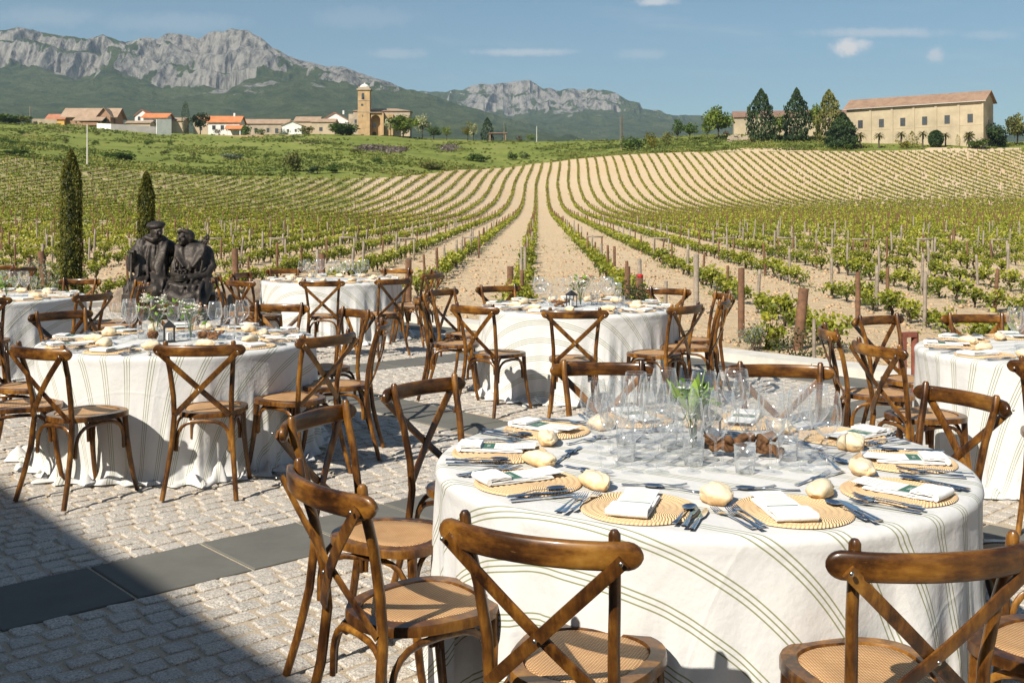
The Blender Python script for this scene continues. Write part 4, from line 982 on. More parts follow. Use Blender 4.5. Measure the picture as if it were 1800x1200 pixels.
b=MB(); b.add([(-.044,-.09,.0175),(.044,-.09,.0175),(.044,.05,.0175),(-.044,.05,.0175),(-.044,.122,.0225),(.044,.122,.0225)],[(0,1,2,3),(3,2,5,4)]); b.add([(-.044,-.09,.0168),(.044,-.09,.0168),(.044,.05,.0168),(-.044,.05,.0168),(-.044,.122,.0218),(.044,.122,.0218)],[(3,2,1,0),(4,5,2,3)]); ME['card']=b.mesh('menu_card',M['paper'])
b=MB(); b.add([(-.040,-.042,.0182),(.040,-.042,.0182),(.040,-.006,.0182),(-.040,-.006,.0182)],[(0,1,2,3)]); ME['emb']=b.mesh('emblem',M['emblem'])
ME['txt']=emblem_text()
b=MB()
for i in range(8):
    y=.005+i*.0125; w=.06-.02*(i%3==2); z=.0181 if y<.05 else .0181+(y-.05)*.0694+.0004
    b.add([(-w/2,y,z),(w/2,y,z),(w/2,y+.0022,z),(-w/2,y+.0022,z)],[(0,1,2,3)])
ME['lines']=b.mesh('printed_lines',M['ink'])
def roll_mesh(seed,sx,sy,sz):
    rng=np.random.default_rng(seed); nu,nv=28,18; V=[]
    for j in range(nv+1):
        t=PI*j/nv
        for i in range(nu):
            a=2*PI*i/nu; x=math.sin(t)*math.cos(a);y=-math.cos(t);z=math.sin(t)*math.sin(a)
            V.append((x,y,z))
    V=np.array(V); n=fbm(V[:,0]*1.6+seed,V[:,1]*1.9,V[:,2]*1.6,4,seed)-.5
    V*= (1+.62*n)[:,None]; cr=np.exp(-((V[:,0]-.25*np.sin(V[:,1]*2.5+seed))/.13)**2)*(V[:,2]>0); V[:,2]-=cr*.30*(1-np.abs(V[:,1])**2)
    V=V*np.array([sx,sy,sz]); V[:,2]=np.maximum(V[:,2],-sz*.72)+sz*.72
    idx=np.arange((nv+1)*nu).reshape(nv+1,nu); Fq=np.stack([idx[:-1],np.roll(idx[:-1],-1,1),np.roll(idx[1:],-1,1),idx[1:]],-1).reshape(-1,4)
    return np_mesh('bread_roll',V,Fq[:,::-1],M['bread'],True)
ROLLS=[roll_mesh(3,.042,.058,.033),roll_mesh(8,.036,.072,.029),roll_mesh(15,.046,.050,.036),roll_mesh(21,.038,.064,.030)]
def fork_mesh():
    b=MB(); b.sweep([(0,-.10,.003),(0,-.06,.003),(0,-.02,.006),(0,.03,.008),(0,.045,.005)],[.019,.014,.006,.006,.012],[.003]*5,n=8)
    b.sweep([(0,.042,.006),(0,.055,.004),(0,.068,.004)],[.010,.024,.025],[.0022]*3,n=6)
    for x in(-.0105,-.0035,.0035,.0105): b.sweep([(x,.066,.004),(x,.085,.006),(x*.9,.105,.011)],[.0042,.0038,.002],[.002]*3,n=5)
    return b.mesh('fork',M['steel'],True,60)
def knife_mesh():
    b=MB(); b.sweep([(0,-.11,.004),(0,-.07,.004),(0,-.02,.004),(0,.0,.004)],[.017,.015,.011,.010],[.006,.006,.006,.004],n=8)
    b.sweep([(0,.0,.004),(.002,.03,.004),(.002,.08,.004),(-.002,.115,.004)],[.010,.021,.021,.004],[.0018]*4,n=6); return b.mesh('knife',M['steel'],True,60)
def spoon_mesh():
    b=MB(); b.sweep([(0,-.10,.003),(0,-.06,.003),(0,-.01,.009),(0,.035,.006)],[.017,.012,.005,.006],[.003]*4,n=8)
    vs=[];fs=[]; nr,na=5,14
    for j in range(nr+1):
        r=j/nr
        for i in range(na): a=2*PI*i/na; vs.append((.0205*r*math.cos(a),.065+.033*r*math.sin(a),.0015+.0075*r*r))
    for j in range(nr):
        for i in range(na): fs.append((j*na+i,j*na+(i+1)%na,(j+1)*na+(i+1)%na,(j+1)*na+i))
    b.add(vs,fs); return b.mesh('spoon',M['steel'],True)
ME['fork']=fork_mesh(); ME['knife']=knife_mesh(); ME['spoon']=spoon_mesh()
SEAT=['left rear','left front','front left','front right','right front','right side','right rear','rear right','rear middle','rear left']
rs=random.Random(11)
def setting(key,k,full=True):
    X,Y,R,_,seed=TABLES[key]; a=math.radians(174+36*k+{'M':0,'B':6,'C':-4,'E':8,'A':3,'D':-8}[key]); tn=TN[key]; st=SEAT[k]
    ca,sa=math.cos(a),math.sin(a); rz=a+PI/2   # local +y points to the table centre
    def W_(lx,ly): # lx to the diner's right, ly inwards from mat centre radius
        r=.70-ly; return (X+ca*r-sa*lx*1.0,Y+sa*r+ca*lx*1.0)
    # right of a diner looking inwards: inward=(-ca,-sa); right = (-sa,ca)
    zt=TZ+.003
    def put(nm,me,lx,ly,dz,rot,label,cat,group,parent=None):
        x,y=W_(lx,ly); o=mobj(nm,me,None,(x,y,zt+dz),rz+rot); tag(o,label,cat,group); return o
    where='at the %s place of the %s'%(st,tn)
    put('placemat',ME['mat'],rs.uniform(-.01,.01),rs.uniform(-.015,.01),0,rs.uniform(0,6),'round woven straw placemat '+where,'placemat','woven placemats')
    nx_,ny_,nr_=rs.uniform(-.045,0),rs.uniform(-.03,.0),rs.uniform(-.12,.12)
    n=put('folded_napkin',ME['nap'],nx_,ny_,.008,nr_,'folded white napkin '+where,'napkin','folded napkins')
    c=put('menu_card',ME['card'],nx_,ny_,.008,nr_+.02,'white menu card with green emblem '+where,'menu card','menu cards')
    n.scale=(1.14,1.15,.72); c.scale=(1.14,1.15,.72)
    e_=mobj('emblem',ME['emb'],c)
    if full: mobj('printed_lines',ME['lines'],c)
    if key in 'MB': t=bpy.data.objects.new('lettering',ME['txt']); link(t,e_); t.location=(0,-.024,.0186); t.rotation_euler=(0,0,PI)
    put('bread_roll',ROLLS[rs.randrange(4)],-.19+rs.uniform(-.02,.02),.16+rs.uniform(-.03,.03),.0,rs.uniform(0,3.1) if key!='M' else rs.uniform(.6,2.4),'small pale crusty bread roll '+where,'bread roll','bread rolls')
    fk=[('outer',-.195,.0),('middle',-.172,-.012),('inner',-.15,.008)] if full else [('outer',-.19,0),('inner',-.165,0)]
    jr=rs.uniform(-.15,.15)
    for nm,lx,ly in fk: put('fork',ME['fork'],lx,ly-.05+rs.uniform(-.01,.01),.001 if lx<-.18 else .007,jr+rs.uniform(-.12,.12),'%s steel fork %s'%(nm,where),'fork','forks')
    kn=[('outer',.195,0),('middle',.17,-.01)]; jr=rs.uniform(-.15,.15)
    for nm,lx,ly in kn: put('knife',ME['knife'],lx,ly-.05+rs.uniform(-.01,.01),.001 if lx>.18 else .007,jr+rs.uniform(-.1,.1),'%s steel knife %s'%(nm,where),'knife','knives')
    if full:
        put('spoon',ME['spoon'],.148,-.05,.007,jr+rs.uniform(-.1,.1),'steel soup spoon '+where,'spoon','spoons')
        put('spoon',ME['spoon'],.04,.235,.0,PI/2+rs.uniform(-.3,.3),'dessert spoon lying above the mat '+where,'spoon','spoons')
        put('fork',ME['fork'],-.03,.255,.0,-PI/2+rs.uniform(-.3,.3),'dessert fork lying above the mat '+where,'fork','forks')
for key in TABLES:
    for k in range(10):
        if key=='D' and k in(4,5,6): continue
        if key=='A' and k in(0,1): continue
        setting(key,k,key in 'MBC')
# ---------------------------------------------------------------- glasses
def glass_mesh(nm,pr,n=32): b=MB(); b.lathe(pr,n=n,cap=False); return b.mesh(nm,M['glass'],True)
GL={'wine':glass_mesh('wine_glass',[(.0372,.0012),(.034,.0025),(.012,.005),(.0035,.010),(.0032,.05),(.0034,.098),(.012,.106),(.030,.120),(.042,.138),(.0465,.156),(.0462,.178),(.042,.205),(.0372,.232),(.0362,.2332),(.0355,.232)]),
'small':glass_mesh('wine_glass',[(.0332,.0012),(.031,.0025),(.012,.005),(.0035,.010),(.0032,.05),(.0034,.088),(.012,.096),(.027,.110),(.035,.126),(.0375,.142),(.0365,.164),(.032,.194),(.031,.1952),(.0302,.194)]),
'water':glass_mesh('water_glass',[(.001,.004),(.027,.004),(.029,.001),(.030,.0),(.033,.04),(.036,.09),(.0350,.0905),(.032,.04),(.029,.010),(.001,.009)])}
ORD=['first','second','third','fourth','fifth','sixth','seventh','eighth','ninth','tenth','eleventh','twelfth','thirteenth','fourteenth','fifteenth','sixteenth','seventeenth','eighteenth','nineteenth']
ROWN=['front','second','third','fourth','fifth','rear']
def glasses(key,cols,rows,wx,wy,free,off=(0,0)):
    X,Y,R,_,seed=TABLES[key]; r=random.Random(seed*3)
    for j in range(rows):
        i_=0
        for i in range(cols):
            x=off[0]+(i-(cols-1)/2+(.5 if j%2 else 0)*.8)*wx+r.uniform(-.012,.012); y=off[1]+(j-(rows-1)/2)*wy+r.uniform(-.012,.012)
            if any(math.hypot(x-a,y-b_)<rr_ for a,b_,rr_ in free) or math.hypot(x,y)>.44: continue
            kd=('wine','small','wine','water','wine','small')[(i+2*j)%6] if key!='M' else ('wine','small','wine','wine','small','water')[(i+2*j)%6]
            o=mobj('water_glass' if kd=='water' else 'wine_glass',GL[kd],None,(X+x,Y+y,TZ+.003),r.uniform(0,6),sc=r.uniform(.96,1.05)*(1.08 if kd!='water' else 1))
            i_+=1; g={'wine':'tall wine glass','small':'smaller wine glass','water':'plain water tumbler'}[kd]
            tag(o,'%s, %s from left in the %s glass row of the %s'%(g,ORD[i_-1],ROWN[min(j,5)],TN[key]),'glass','empty glasses clustered on the tables')
glasses('M',9,7,.093,.092,[(.0,.12,.06),(.125,.03,.075),(.215,.02,.075),(.07,.20,.055)],(.02,.07))
glasses('B',9,3,.10,.11,[(-.16,-.02,.07),(.08,-.02,.06),(0,-.16,.12),(.2,-.05,.07)],(0,.03))
glasses('C',8,3,.105,.11,[(-.05,-.12,.07),(-.17,-.10,.07),(.02,.0,.06),(.1,-.13,.07)],(-.0,.06))
glasses('E',9,2,.098,.12,[],(0,.02)); glasses('A',6,2,.1,.12,[(.2,-.1,.05)],(.12,.0)); glasses('D',6,2,.1,.12,[(.0,-.1,.05)],(-.1,.0))
# ---------------------------------------------------------------- centrepieces
def vase(x,y,h,r,label,flowers,seed,leafy=0):
    rng=np.random.default_rng(seed); o=empty('flower_vase',(x,y,TZ+.003)); tag(o,label,'vase')
    b=MB(); b.lathe([(.001,.004),(r*.8,.003),(r,.01),(r*.95,h*.5),(r*1.1,h)],n=20,cap=False); b.build('glass_jar',M['glass'],o,True)
    b=MB(); tips=[]
    for k in range(14):
        a=rng.uniform(0,2*PI); R_=rng.uniform(.2,1.0)*h*.9; z=h*rng.uniform(1.2,2.1); tips.append((R_*math.cos(a),R_*math.sin(a),z))
        b.sweep([(0,0,.01),(R_*.25*math.cos(a),R_*.25*math.sin(a),h*.9),tips[-1]],[.003]*3,n=4)
    b.build('stem',M['green_st'],o)
    C=np.array(tips)[rng.integers(0,14,70)]+rng.normal(0,h*.16,(70,3)); 
    C=C if leafy else C[:26]; V,Fq,cv=leafquads(C,.05 if not leafy else .04,rng=rng,aspect=.45); mobj('foliage',np_mesh('foliage',V,Fq,M['green_st'],False,{'cv':cv}),o)
    if leafy:
        b=MB()
        for k in range(9):
            a=k*2.4+.5; l=rng.uniform(.11,.19); e=rng.uniform(.6,1.3); d=Vector((math.cos(a)*math.cos(e),math.sin(a)*math.cos(e),math.sin(e))); s=d.cross(Vector((0,0,1))).normalized(); n_=s.cross(d)
            p0=Vector((0,0,h*1.15)); pts=[]
            for q,wd in((0,.003),(.25,.032),(.5,.042),(.8,.022),(1,.001)):
                c=p0+d*l*q-n_*(-.02)*q*q; pts+= [c-s*wd/2,c+n_*.0-Vector((0,0,.004)),c+s*wd/2]
            b.add(pts,[(3*i+j_,3*i+j_+1,3*i+j_+4,3*i+j_+3) for i in range(4) for j_ in(0,1)])
        b.build('leaf_spray',M['lily'],o,True)
    for nm,mt,cnt,ax in flowers:
        b=MB()
        for k in range(cnt):
            t_=tips[int(rng.integers(0,14))]; c=Vector(t_)+Vector(rng.normal(0,h*.09,3))
            for q in range(6):
                a=q*PI/3+k; d=Vector((math.cos(a),math.sin(a),.6))*ax*1.35; s=Vector((-math.sin(a),math.cos(a),0))*ax*.62
                b.add([c,c+d*.6+s,c+d*1.1,c+d*.6-s],[(0,1,2,3)])
        b.build(nm+'_petals',mt,o)  # blossom petals only, all flower heads merged in one mesh
vase(.653+.0,3.79+.12,.11,.036,'glass vase with fresh green leaves and small white flowers, foreground table',[('white_flower',M['white_fl'],10,.012)],3,1)
vase(-2.276-.16,7.39,.13,.035,'left glass vase of white flowers on the white flower table',[('white_flower',M['white_fl'],46,.016)],4)
vase(-2.276+.08,7.39,.13,.035,'right glass vase of white flowers on the white flower table',[('white_flower',M['white_fl'],46,.016)],5)
vase(.618+.02,10.08,.13,.035,'vase of white and red flowers on the lantern table',[('white_flower',M['white_fl'],26,.018),('red_flower',M['red_fl'],6,.018)],6)
vase(3.51-.0,6.70,.10,.03,'small vase with greenery on the right edge table',[('white_flower',M['white_fl'],8,.012)],7)
vase(-5.42+.2,11.16,.10,.03,'small leafy vase on the far left table',[('white_flower',M['white_fl'],6,.012)],8)
def lantern(x,y,label,s=1):
    o=empty('lantern',(x,y,TZ+.003),.4,s); tag(o,label,'lantern')
    b=MB(); b.box((0,0,.006),(.075,.075,.012))
    for sx in(-1,1):
        for sy in(-1,1): b.box((sx*.032,sy*.032,.055),(.006,.006,.09))
    b.box((0,0,.102),(.078,.078,.008)); b.build('frame',M['black'],o)
    b=MB(); b.add([(-.04,-.04,.106),(.04,-.04,.106),(.04,.04,.106),(-.04,.04,.106),(0,0,.145)],[(0,1,4),(1,2,4),(2,3,4),(3,0,4)]); b.sweep([(-.012,0,.14),(-.012,0,.165),(.012,0,.165),(.012,0,.14)],[.003]*4,n=5); b.build('roof',M['black'],o)
    b=MB(); b.lathe([(.018,.012),(.018,.06)],n=12); b.build('candle',M['paper'],o)
    b=MB(); b.box((0,-.03,.055),(.056,.001,.084)); b.box((0,.03,.055),(.056,.001,.084)); b.build('pane',M['glass'],o)
lantern(.653+.07,3.79+.20,'small black lantern behind the leafy vase on the foreground table')
lantern(-2.276-.02,7.41-.17,'black lantern beside a pine cone on the white flower table')
lantern(.618-.07,10.08-.14,'small black lantern on the middle table',1.1)
def driftwood(x,y,label,s=1,seed=1):
    r=random.Random(seed); b=MB()
    for k in range(7):
        a=r.uniform(-.5,.5)+(PI if k%2 else 0); p=Vector((r.uniform(-.04,.04),r.uniform(-.02,.02),.035)); pts=[];l=r.uniform(.05,.11)
        for q in range(6): pts.append(p+Vector((math.cos(a)*l*q/5,math.sin(a)*l*q/5*.6,r.uniform(-.012,.016)+(.02*q/5 if k%3 else -.02*q/5))))
        b.sweep(pts,[r.uniform(.02,.045) for _ in pts],n=7)
    o=b.build('driftwood',M['bark'],None,True,35,loc=(x,y,TZ+.003),sc=s); tag(o,label,'driftwood')
    md=o.modifiers.new('sub','SUBSURF'); md.levels=md.render_levels=2; tx=bpy.data.textures.new('barktex','CLOUDS'); tx.noise_scale=.015; md=o.modifiers.new('dsp','DISPLACE'); md.texture=tx; md.strength=.016; md.mid_level=.5
driftwood(.653+.165,3.79+.02,'gnarled brown driftwood among the glasses of the foreground table',1.15,2)
driftwood(-2.276+.2,7.36,'brown bark piece right of the vases, white flower table',.9,3)
driftwood(.618-.17,9.98,'brown bark piece left of the lantern, middle table',.9,4)
b=MB()
for k in range(60):
    z=k/60; a=k*2.4; r_=.035*math.sin(PI*(.15+.8*z)); d=Vector((math.cos(a),math.sin(a),.5)); c=Vector((0,0,.015+.05*z))+d*r_*.6
    b.ell(c+d*.008,(.011,.011,.006),6,4,rz=a)
tag(b.build('pine_cone',M['bark'],None,True,loc=(-2.276-.13,7.41-.17,TZ+.003)),'open brown pine cone left of the lantern, white flower table','pine cone')
# ---------------------------------------------------------------- vineyard
ROWS=2.6; OFF0=-.40; AS=.0237
def ordw(n):
    if n<=19: return ORD[n-1]
    t={2:'twent',3:'thirt',4:'fort',5:'fift',6:'sixt',7:'sevent',8:'eight'}[n//10]
    return t+'ieth' if n%10==0 else t+'y '+ORD[n%10-1]
def rowx(k,Y): return OFF0+ROWS*k+AS*Y+1.8*sstep(255,325,Y)
def outside(x,y): u=U.x*x+U.y*y; v=W.x*x+W.y*y; return u>UK+5.4 or v>VK+4.2
def rowname(k): return 'the middle row' if k==0 else 'the %s row %s of the middle'%(ordw(abs(k)),'right' if k>0 else 'left')
rv=np.random.default_rng(21)
vines=[];posts=[];frames=[]
for k in range(-62,64):
    ys=np.arange(14+rv.uniform(0,1.1),326,1.12)+0
    ys=ys+rv.uniform(-.12,.12,len(ys)); xs=rowx(k,ys); px=900+F*xs/ys
    ok=(px>-60)&(px<1880)&(ys<YB(px)-2)&np.array([outside(a,b_) for a,b_ in zip(xs,ys)])
    # gaps where a vine died
    ok2=ok&(rv.random(len(ys))>.11)
    n=0
    for x,y,p,m in zip(xs,ys,px,ok2):
        if m: n+=1; vines.append((y,x,k,n,p))
    py=np.arange(15+rv.uniform(0,2.5),326,3.7); py=py+rv.uniform(-.5,.5,len(py)); pxs=rowx(k,py)+rv.uniform(-.10,.10,len(py)); pp=900+F*pxs/py; n=0
    for x,y,p in zip(pxs,py,pp):
        if -60<p<1880 and y<YB(p)-1 and outside(x,y): n+=1; posts.append((y,x,k,n,p))
    fy=46+rv.uniform(-1,1)-min(12,abs(k)*.55); fx_=rowx(k,fy)+.25; fp=900+F*fx_/fy
    if -40<fp<1860 and abs(k)>0: frames.append((fy,fx_,k,fp))
def vine_variant(seed,n=230,size=.078):
    rng=np.random.default_rng(seed); nc=9; cd=np.stack([rng.uniform(-.17,.17,nc),rng.uniform(-.42,.42,nc),rng.uniform(.22,.46,nc)],1)
    k=rng.integers(0,nc,n); P=cd[k]+rng.normal(0,.062,(n,3)); P[:,2]=np.maximum(P[:,2],.12)
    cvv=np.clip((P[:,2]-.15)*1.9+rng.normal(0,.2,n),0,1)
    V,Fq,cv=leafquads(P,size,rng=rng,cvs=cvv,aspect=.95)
    fm=np_mesh('vine',V,Fq,M['vine'],False,{'cv':cv})
    b=MB(); b.sweep([(0,0,-.1),(.03,.01,.1),(-.02,.02,.2),(.01,0,.27)],[.10,.07,.08,.085],n=7)
    for q in range(5):
        c=cd[q]; b.sweep([(0,0,.24),(c[0]*.5,c[1]*.5,.28),(c[0],c[1],c[2])],[.05,.03,.012],n=5)
    return fm,b.mesh('trunk',M['vtrunk'],True)
VV=[vine_variant(100+i) for i in range(9)]
vines.sort(); infr=[v for v in vines if 5<v[4]<1795][:300]; inset=set((v[2],v[3]) for v in infr)
ri=random.Random(5)
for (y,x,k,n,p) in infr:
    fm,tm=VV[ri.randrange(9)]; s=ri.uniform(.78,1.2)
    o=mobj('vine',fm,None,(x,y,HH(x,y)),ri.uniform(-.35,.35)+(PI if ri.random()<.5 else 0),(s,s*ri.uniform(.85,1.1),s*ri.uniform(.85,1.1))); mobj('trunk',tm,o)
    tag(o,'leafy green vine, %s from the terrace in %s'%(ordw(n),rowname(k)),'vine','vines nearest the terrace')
rest=[v for v in vines if (v[2],v[3]) not in inset]
A=np.array([(v[1],v[0],v[4]) for v in rest]); rz_=H(A[:,0],A[:,1])
Vs=[];Cs=[]; TV=[];TF=[]
def far(sel,n,size,rng,tall=.40):
    m=len(sel); P=np.repeat(np.stack([A[sel,0],A[sel,1],rz_[sel]],1),n,0); tone=np.repeat(rng.normal(0,.12,m),n)
    hs=np.repeat(rng.uniform(.8,1.15,m),n)
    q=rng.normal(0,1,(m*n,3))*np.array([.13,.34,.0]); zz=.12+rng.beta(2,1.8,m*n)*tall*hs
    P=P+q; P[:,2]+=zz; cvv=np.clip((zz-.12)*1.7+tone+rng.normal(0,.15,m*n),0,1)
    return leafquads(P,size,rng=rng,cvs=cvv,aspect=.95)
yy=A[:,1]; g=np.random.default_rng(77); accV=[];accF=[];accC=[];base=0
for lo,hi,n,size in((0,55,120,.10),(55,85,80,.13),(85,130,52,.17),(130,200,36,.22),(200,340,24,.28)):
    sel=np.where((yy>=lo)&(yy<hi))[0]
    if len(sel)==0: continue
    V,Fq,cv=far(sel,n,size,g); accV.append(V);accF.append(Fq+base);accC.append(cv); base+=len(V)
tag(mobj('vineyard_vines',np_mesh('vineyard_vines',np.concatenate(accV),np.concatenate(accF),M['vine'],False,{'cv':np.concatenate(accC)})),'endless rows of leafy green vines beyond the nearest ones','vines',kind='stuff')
print('vines',len(vines),'leaf quads',base//4,'posts',len(posts),'frames',len(frames))
# trunks of the nearer rest
b=MB()
for i in np.where((yy<85))[0]: x,y=A[i,0],A[i,1]; b.sweep([(x,y,rz_[i]-.05),(x+.02,y,rz_[i]+.3)],[.09,.08],n=5)
tag(b.build('vine_stumps',M['vtrunk']),'dark trunks of the vines in the middle distance','vine trunks',kind='stuff')
# posts
def post_mesh(mat,r,h,seed):
    rr_=random.Random(seed); b=MB(); b.sweep([(0,0,-.3),(0,0,h*.5),(0,0,h-.012),(0,0,h)],[2*r,2*r*.97,2*r*.95,1.6*r],n=9); return b.mesh('vineyard_post',mat,True,50)
PM=[post_mesh(M['post'],.042,1.0,1),post_mesh(M['postg'],.038,1.02,2),post_mesh(M['post'],.034,.92,3),post_mesh(M['postg'],.045,1.1,4)]
posts.sort(); near=[q for q in posts if 5<q[4]<1795][:300]; ns=set((q[2],q[3]) for q in near)
for (y,x,k,n,p) in near:
    o=mobj('vineyard_post',PM[ri.randrange(4)],None,(x,y,HH(x,y)),ri.uniform(0,6),(1,1,ri.uniform(.85,1.12))); o.rotation_euler=(ri.gauss(0,.035),ri.gauss(0,.035),ri.uniform(0,6))
    tag(o,'wooden stake, %s from the terrace in %s'%(ordw(n),rowname(k)),'post','stakes in the nearest vine rows')
b=MB()
for q in posts:
    if (q[2],q[3]) in ns: continue
    y,x=q[0],q[1]; z=HH(x,y); h=ri.uniform(.8,1.08); r=.075+.00028*y; lx=ri.gauss(0,.03); b.sweep([(x,y,z-.2),(x+lx,y,z+h)],[r,r*.9],n=4)
tag(b.build('vineyard_stakes',M['post']),'many slim brown stakes rising from the distant vine rows','posts',kind='stuff')
for (y,x,k,p) in frames:
    o=empty('trellis_frame',(x,y,HH(x,y)),ri.uniform(-.2,.2)); tag(o,'wooden goalpost shaped frame standing in %s'%rowname(k),'trellis frame','goalpost frames across the vine rows')
    mt=ri.choice([M['post'],M['postg']])
    for sx in(-.3,.3): b=MB(); b.sweep([(sx,0,-.2),(sx,0,.86)],[.075,.07],n=7); b.build('upright',mt,o,True)
    b=MB(); b.sweep([(-.36,0,.88),(.36,0,.87+ri.uniform(-.02,.02))],[.07,.07],n=7); b.build('crossbar',M['postg'],o,True)
# thick end posts by the terrace (measured)
def endpost(px,yt,Yd,r,h,tilt,label,mat='post'):
    X=gx(px,Yd); z=HH(X,Yd); o=empty('end_post',(X,Yd,z)); o.rotation_euler=(0,tilt,0); tag(o,label,'post')
    b=MB(); hh=gz(yt,Yd)-z; b.sweep([(0,0,-.4),(0,0,hh-.015),(0,0,hh)],[2*r,1.9*r,1.6*r],n=12); b.build('shaft',M[mat],o,True,50)
    b=MB(); b.sweep([(r,0,hh*.6),(r+.01,0,hh*.6)],[.02,.02],n=6); b.build('staple',M['screw'],o)
endpost(1303,471,19.2,.06,1,0.0,'thick rust brown end post beside the chair right of the lantern table')
endpost(1402,506,17.6,.085,1,.10,'thick dark brown post leaning right in front of the right vine rows')
endpost(897,468,23.5,.075,1,0,'square dark brown end post behind the rear chair of the lantern table')
endpost(1103,468,21.5,.06,1,0,'rust brown post just left of the red rose post')
endpost(1124,482,20.5,.075,1,0,'short grey brown post with the red rose')
endpost(1224,446,23,.06,1,0,'pale grey post in the first rows right of the lantern table','postg')
endpost(1508,478,21,.05,1,0,'rust brown post behind the chairs of the right edge table')
endpost(82,441,24,.08,1,-.10,'dark brown post leaning left beside the left cypress')
endpost(416,437,27,.08,1,-.04,'dark brown post just right of the bronze statue')
endpost(566,445,27,.08,1,0,'dark brown post behind the glasses of the farthest table')
endpost(718,456,26,.08,1,0,'dark brown post right of the farthest table')
endpost(1560,470,24,.04,1,0,'slim brown post among vines above the right edge table')
endpost(1796,530,15,.09,1,.12,'dark thick post leaning at the right picture edge')
# rose bushes and herbs along the terrace edge
def shrub(nm,px,Y,w,h,mat,n,label,fl=None,leaf=.05):
    X=gx(px,Y); z=HH(X,Y); rng=np.random.default_rng(int(px)); P=cloud('ball',n,rng,9,.5,.3)*np.array([w/2,w/2,h/2]); P[:,2]+=h*.5
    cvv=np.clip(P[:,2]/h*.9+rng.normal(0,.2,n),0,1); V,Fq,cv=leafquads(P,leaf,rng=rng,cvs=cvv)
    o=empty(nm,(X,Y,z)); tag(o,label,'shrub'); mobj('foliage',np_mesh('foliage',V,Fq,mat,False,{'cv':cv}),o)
    b=MB()
    for q in range(6): a=q*1.05; b.sweep([(0,0,-.1),(w*.12*math.cos(a),w*.12*math.sin(a),h*.4),(w*.33*math.cos(a),w*.33*math.sin(a),h*.8)],[.02,.014,.006],n=5)
    b.build('stem',M['vtrunk'],o)
    if fl:
        for dx,dz in fl:
            b=MB()
            for q in range(16): a=q*2.4; d=Vector((math.cos(a),math.sin(a),.3+q*.08)); b.ell(d*.028,(.03,.03,.02),6,4,rz=a)
            b.build('rose_bloom',M['red_fl'],o,True,loc=(dx,-.1,dz))
RL=leafmat('rose_leaf',(.015,.03,.01),(.05,.07,.025),(.13,.10,.05),.2)
shrub('rose_bush',1124,20.0,.9,1.25,RL,500,'dark leaved rose bush with a red bloom behind the lantern table',[(0,1.02)])
shrub('rose_bush',1078,20.6,1.2,.75,RL,500,'low dark reddish rose bush behind the glasses of the lantern table')
shrub('rose_bush',1402,15.4,.9,.65,RL,600,'dark rose bush at the kerb beside the leaning dark post')
shrub('rose_bush',738,19.6,.9,.8,RL,500,'dark rose bush at the kerb right of the farthest table')
shrub('herb_bush',1330,17.2,.7,.5,LM['grey'],500,'silvery grey herb bush at the kerb right of the lantern table',leaf=.035)
shrub('herb_bush',62,21.2,1.9,1.6,LM['grey'],2200,'silvery grey shrub between the far left chairs and the cypress',leaf=.04)
shrub('herb_bush',178,21,.9,.8,LM['mid'],700,'green shrub at the foot of the left cypress',leaf=.045)
shrub('vine_bush',905,22.5,1.1,.8,M['vine'],300,'leafy vine growing round the square dark end post',leaf=.1)
shrub('vine_bush',1352,17.6,.7,.62,M['vine'],260,'bright leafy vine between rust post and leaning dark post',leaf=.1)
# cypresses near the statue
def cyp(px,Y,yt,w,label):
    X=gx(px,Y); z=HH(X,Y); h=gz(yt,Y)-z; rng=np.random.default_rng(int(px)); n=9000
    t=rng.random(n); a=rng.uniform(0,2*PI,n); prof=np.minimum(1,(1-t)*6)**.55*(1-.18*t)*np.minimum(1,.85+t*2)
    lump=1+.22*(fbm(a*1.3,t*9,0,3,int(px))-.5)*2
    r=w/2*prof*lump*(.72+.28*rng.random(n)); P=np.stack([r*np.cos(a),r*np.sin(a),t*h],1)
    cvv=np.clip(fbm(a*2,t*14,0,3,8)*1.5-.3+rng.normal(0,.18,n),0,1)
    V,Fq,cv=leafquads(P,.055,rng=rng,cvs=cvv,aspect=.45,down=-1.2); o=empty('cypress_tree',(X,Y,z)); tag(o,label,'tree')
    mobj('crown',np_mesh('crown',V,Fq,LM['cyp'],False,{'cv':cv}),o); b=MB(); b.sweep([(0,0,-.3),(0,0,h*.93)],[w*.62,w*.30],n=9); b.build('trunk',LM['dark'],o,True)
cyp(125,20.6,264,.47,'tall slim columnar cypress standing alone at the left')
cyp(257,21.6,302,.38,'slim columnar cypress rising behind the bronze statue')
# clods and stones on the soil near the terrace
N=9000; g=np.random.default_rng(91); t=g.uniform(-.12,1.06,N); yv=15+g.random(N)**1.3*45; xv=(t*1800-900)/F*yv
ok=np.array([U.x*a+U.y*c>UK+.6 or W.x*a+W.y*c>VK+.6 for a,c in zip(xv,yv)]); xv,yv=xv[ok],yv[ok]; zv=H(xv,yv); s=g.uniform(.012,.055,len(xv))*(1+yv/60)
oct_=np.array([(1,0,0),(-1,0,0),(0,1,0),(0,-1,0),(0,0,.8),(0,0,-.6)]); fo=np.array([(0,2,4),(2,1,4),(1,3,4),(3,0,4),(2,0,5),(1,2,5),(3,1,5),(0,3,5)])
V=np.stack([xv,yv,zv],1)[:,None]+oct_[None]*s[:,None,None]*g.uniform(.6,1.4,(len(xv),6,3)); Fq=(fo[None]+6*np.arange(len(xv))[:,None,None]).reshape(-1,3)
tag(mobj('soil_clods',np_mesh('soil_clods',V,Fq,simple('dry_clod',(.42,.29,.175),.95,var=.25),True)),'dry clods and stones scattered on the vineyard soil','stones',kind='stuff')
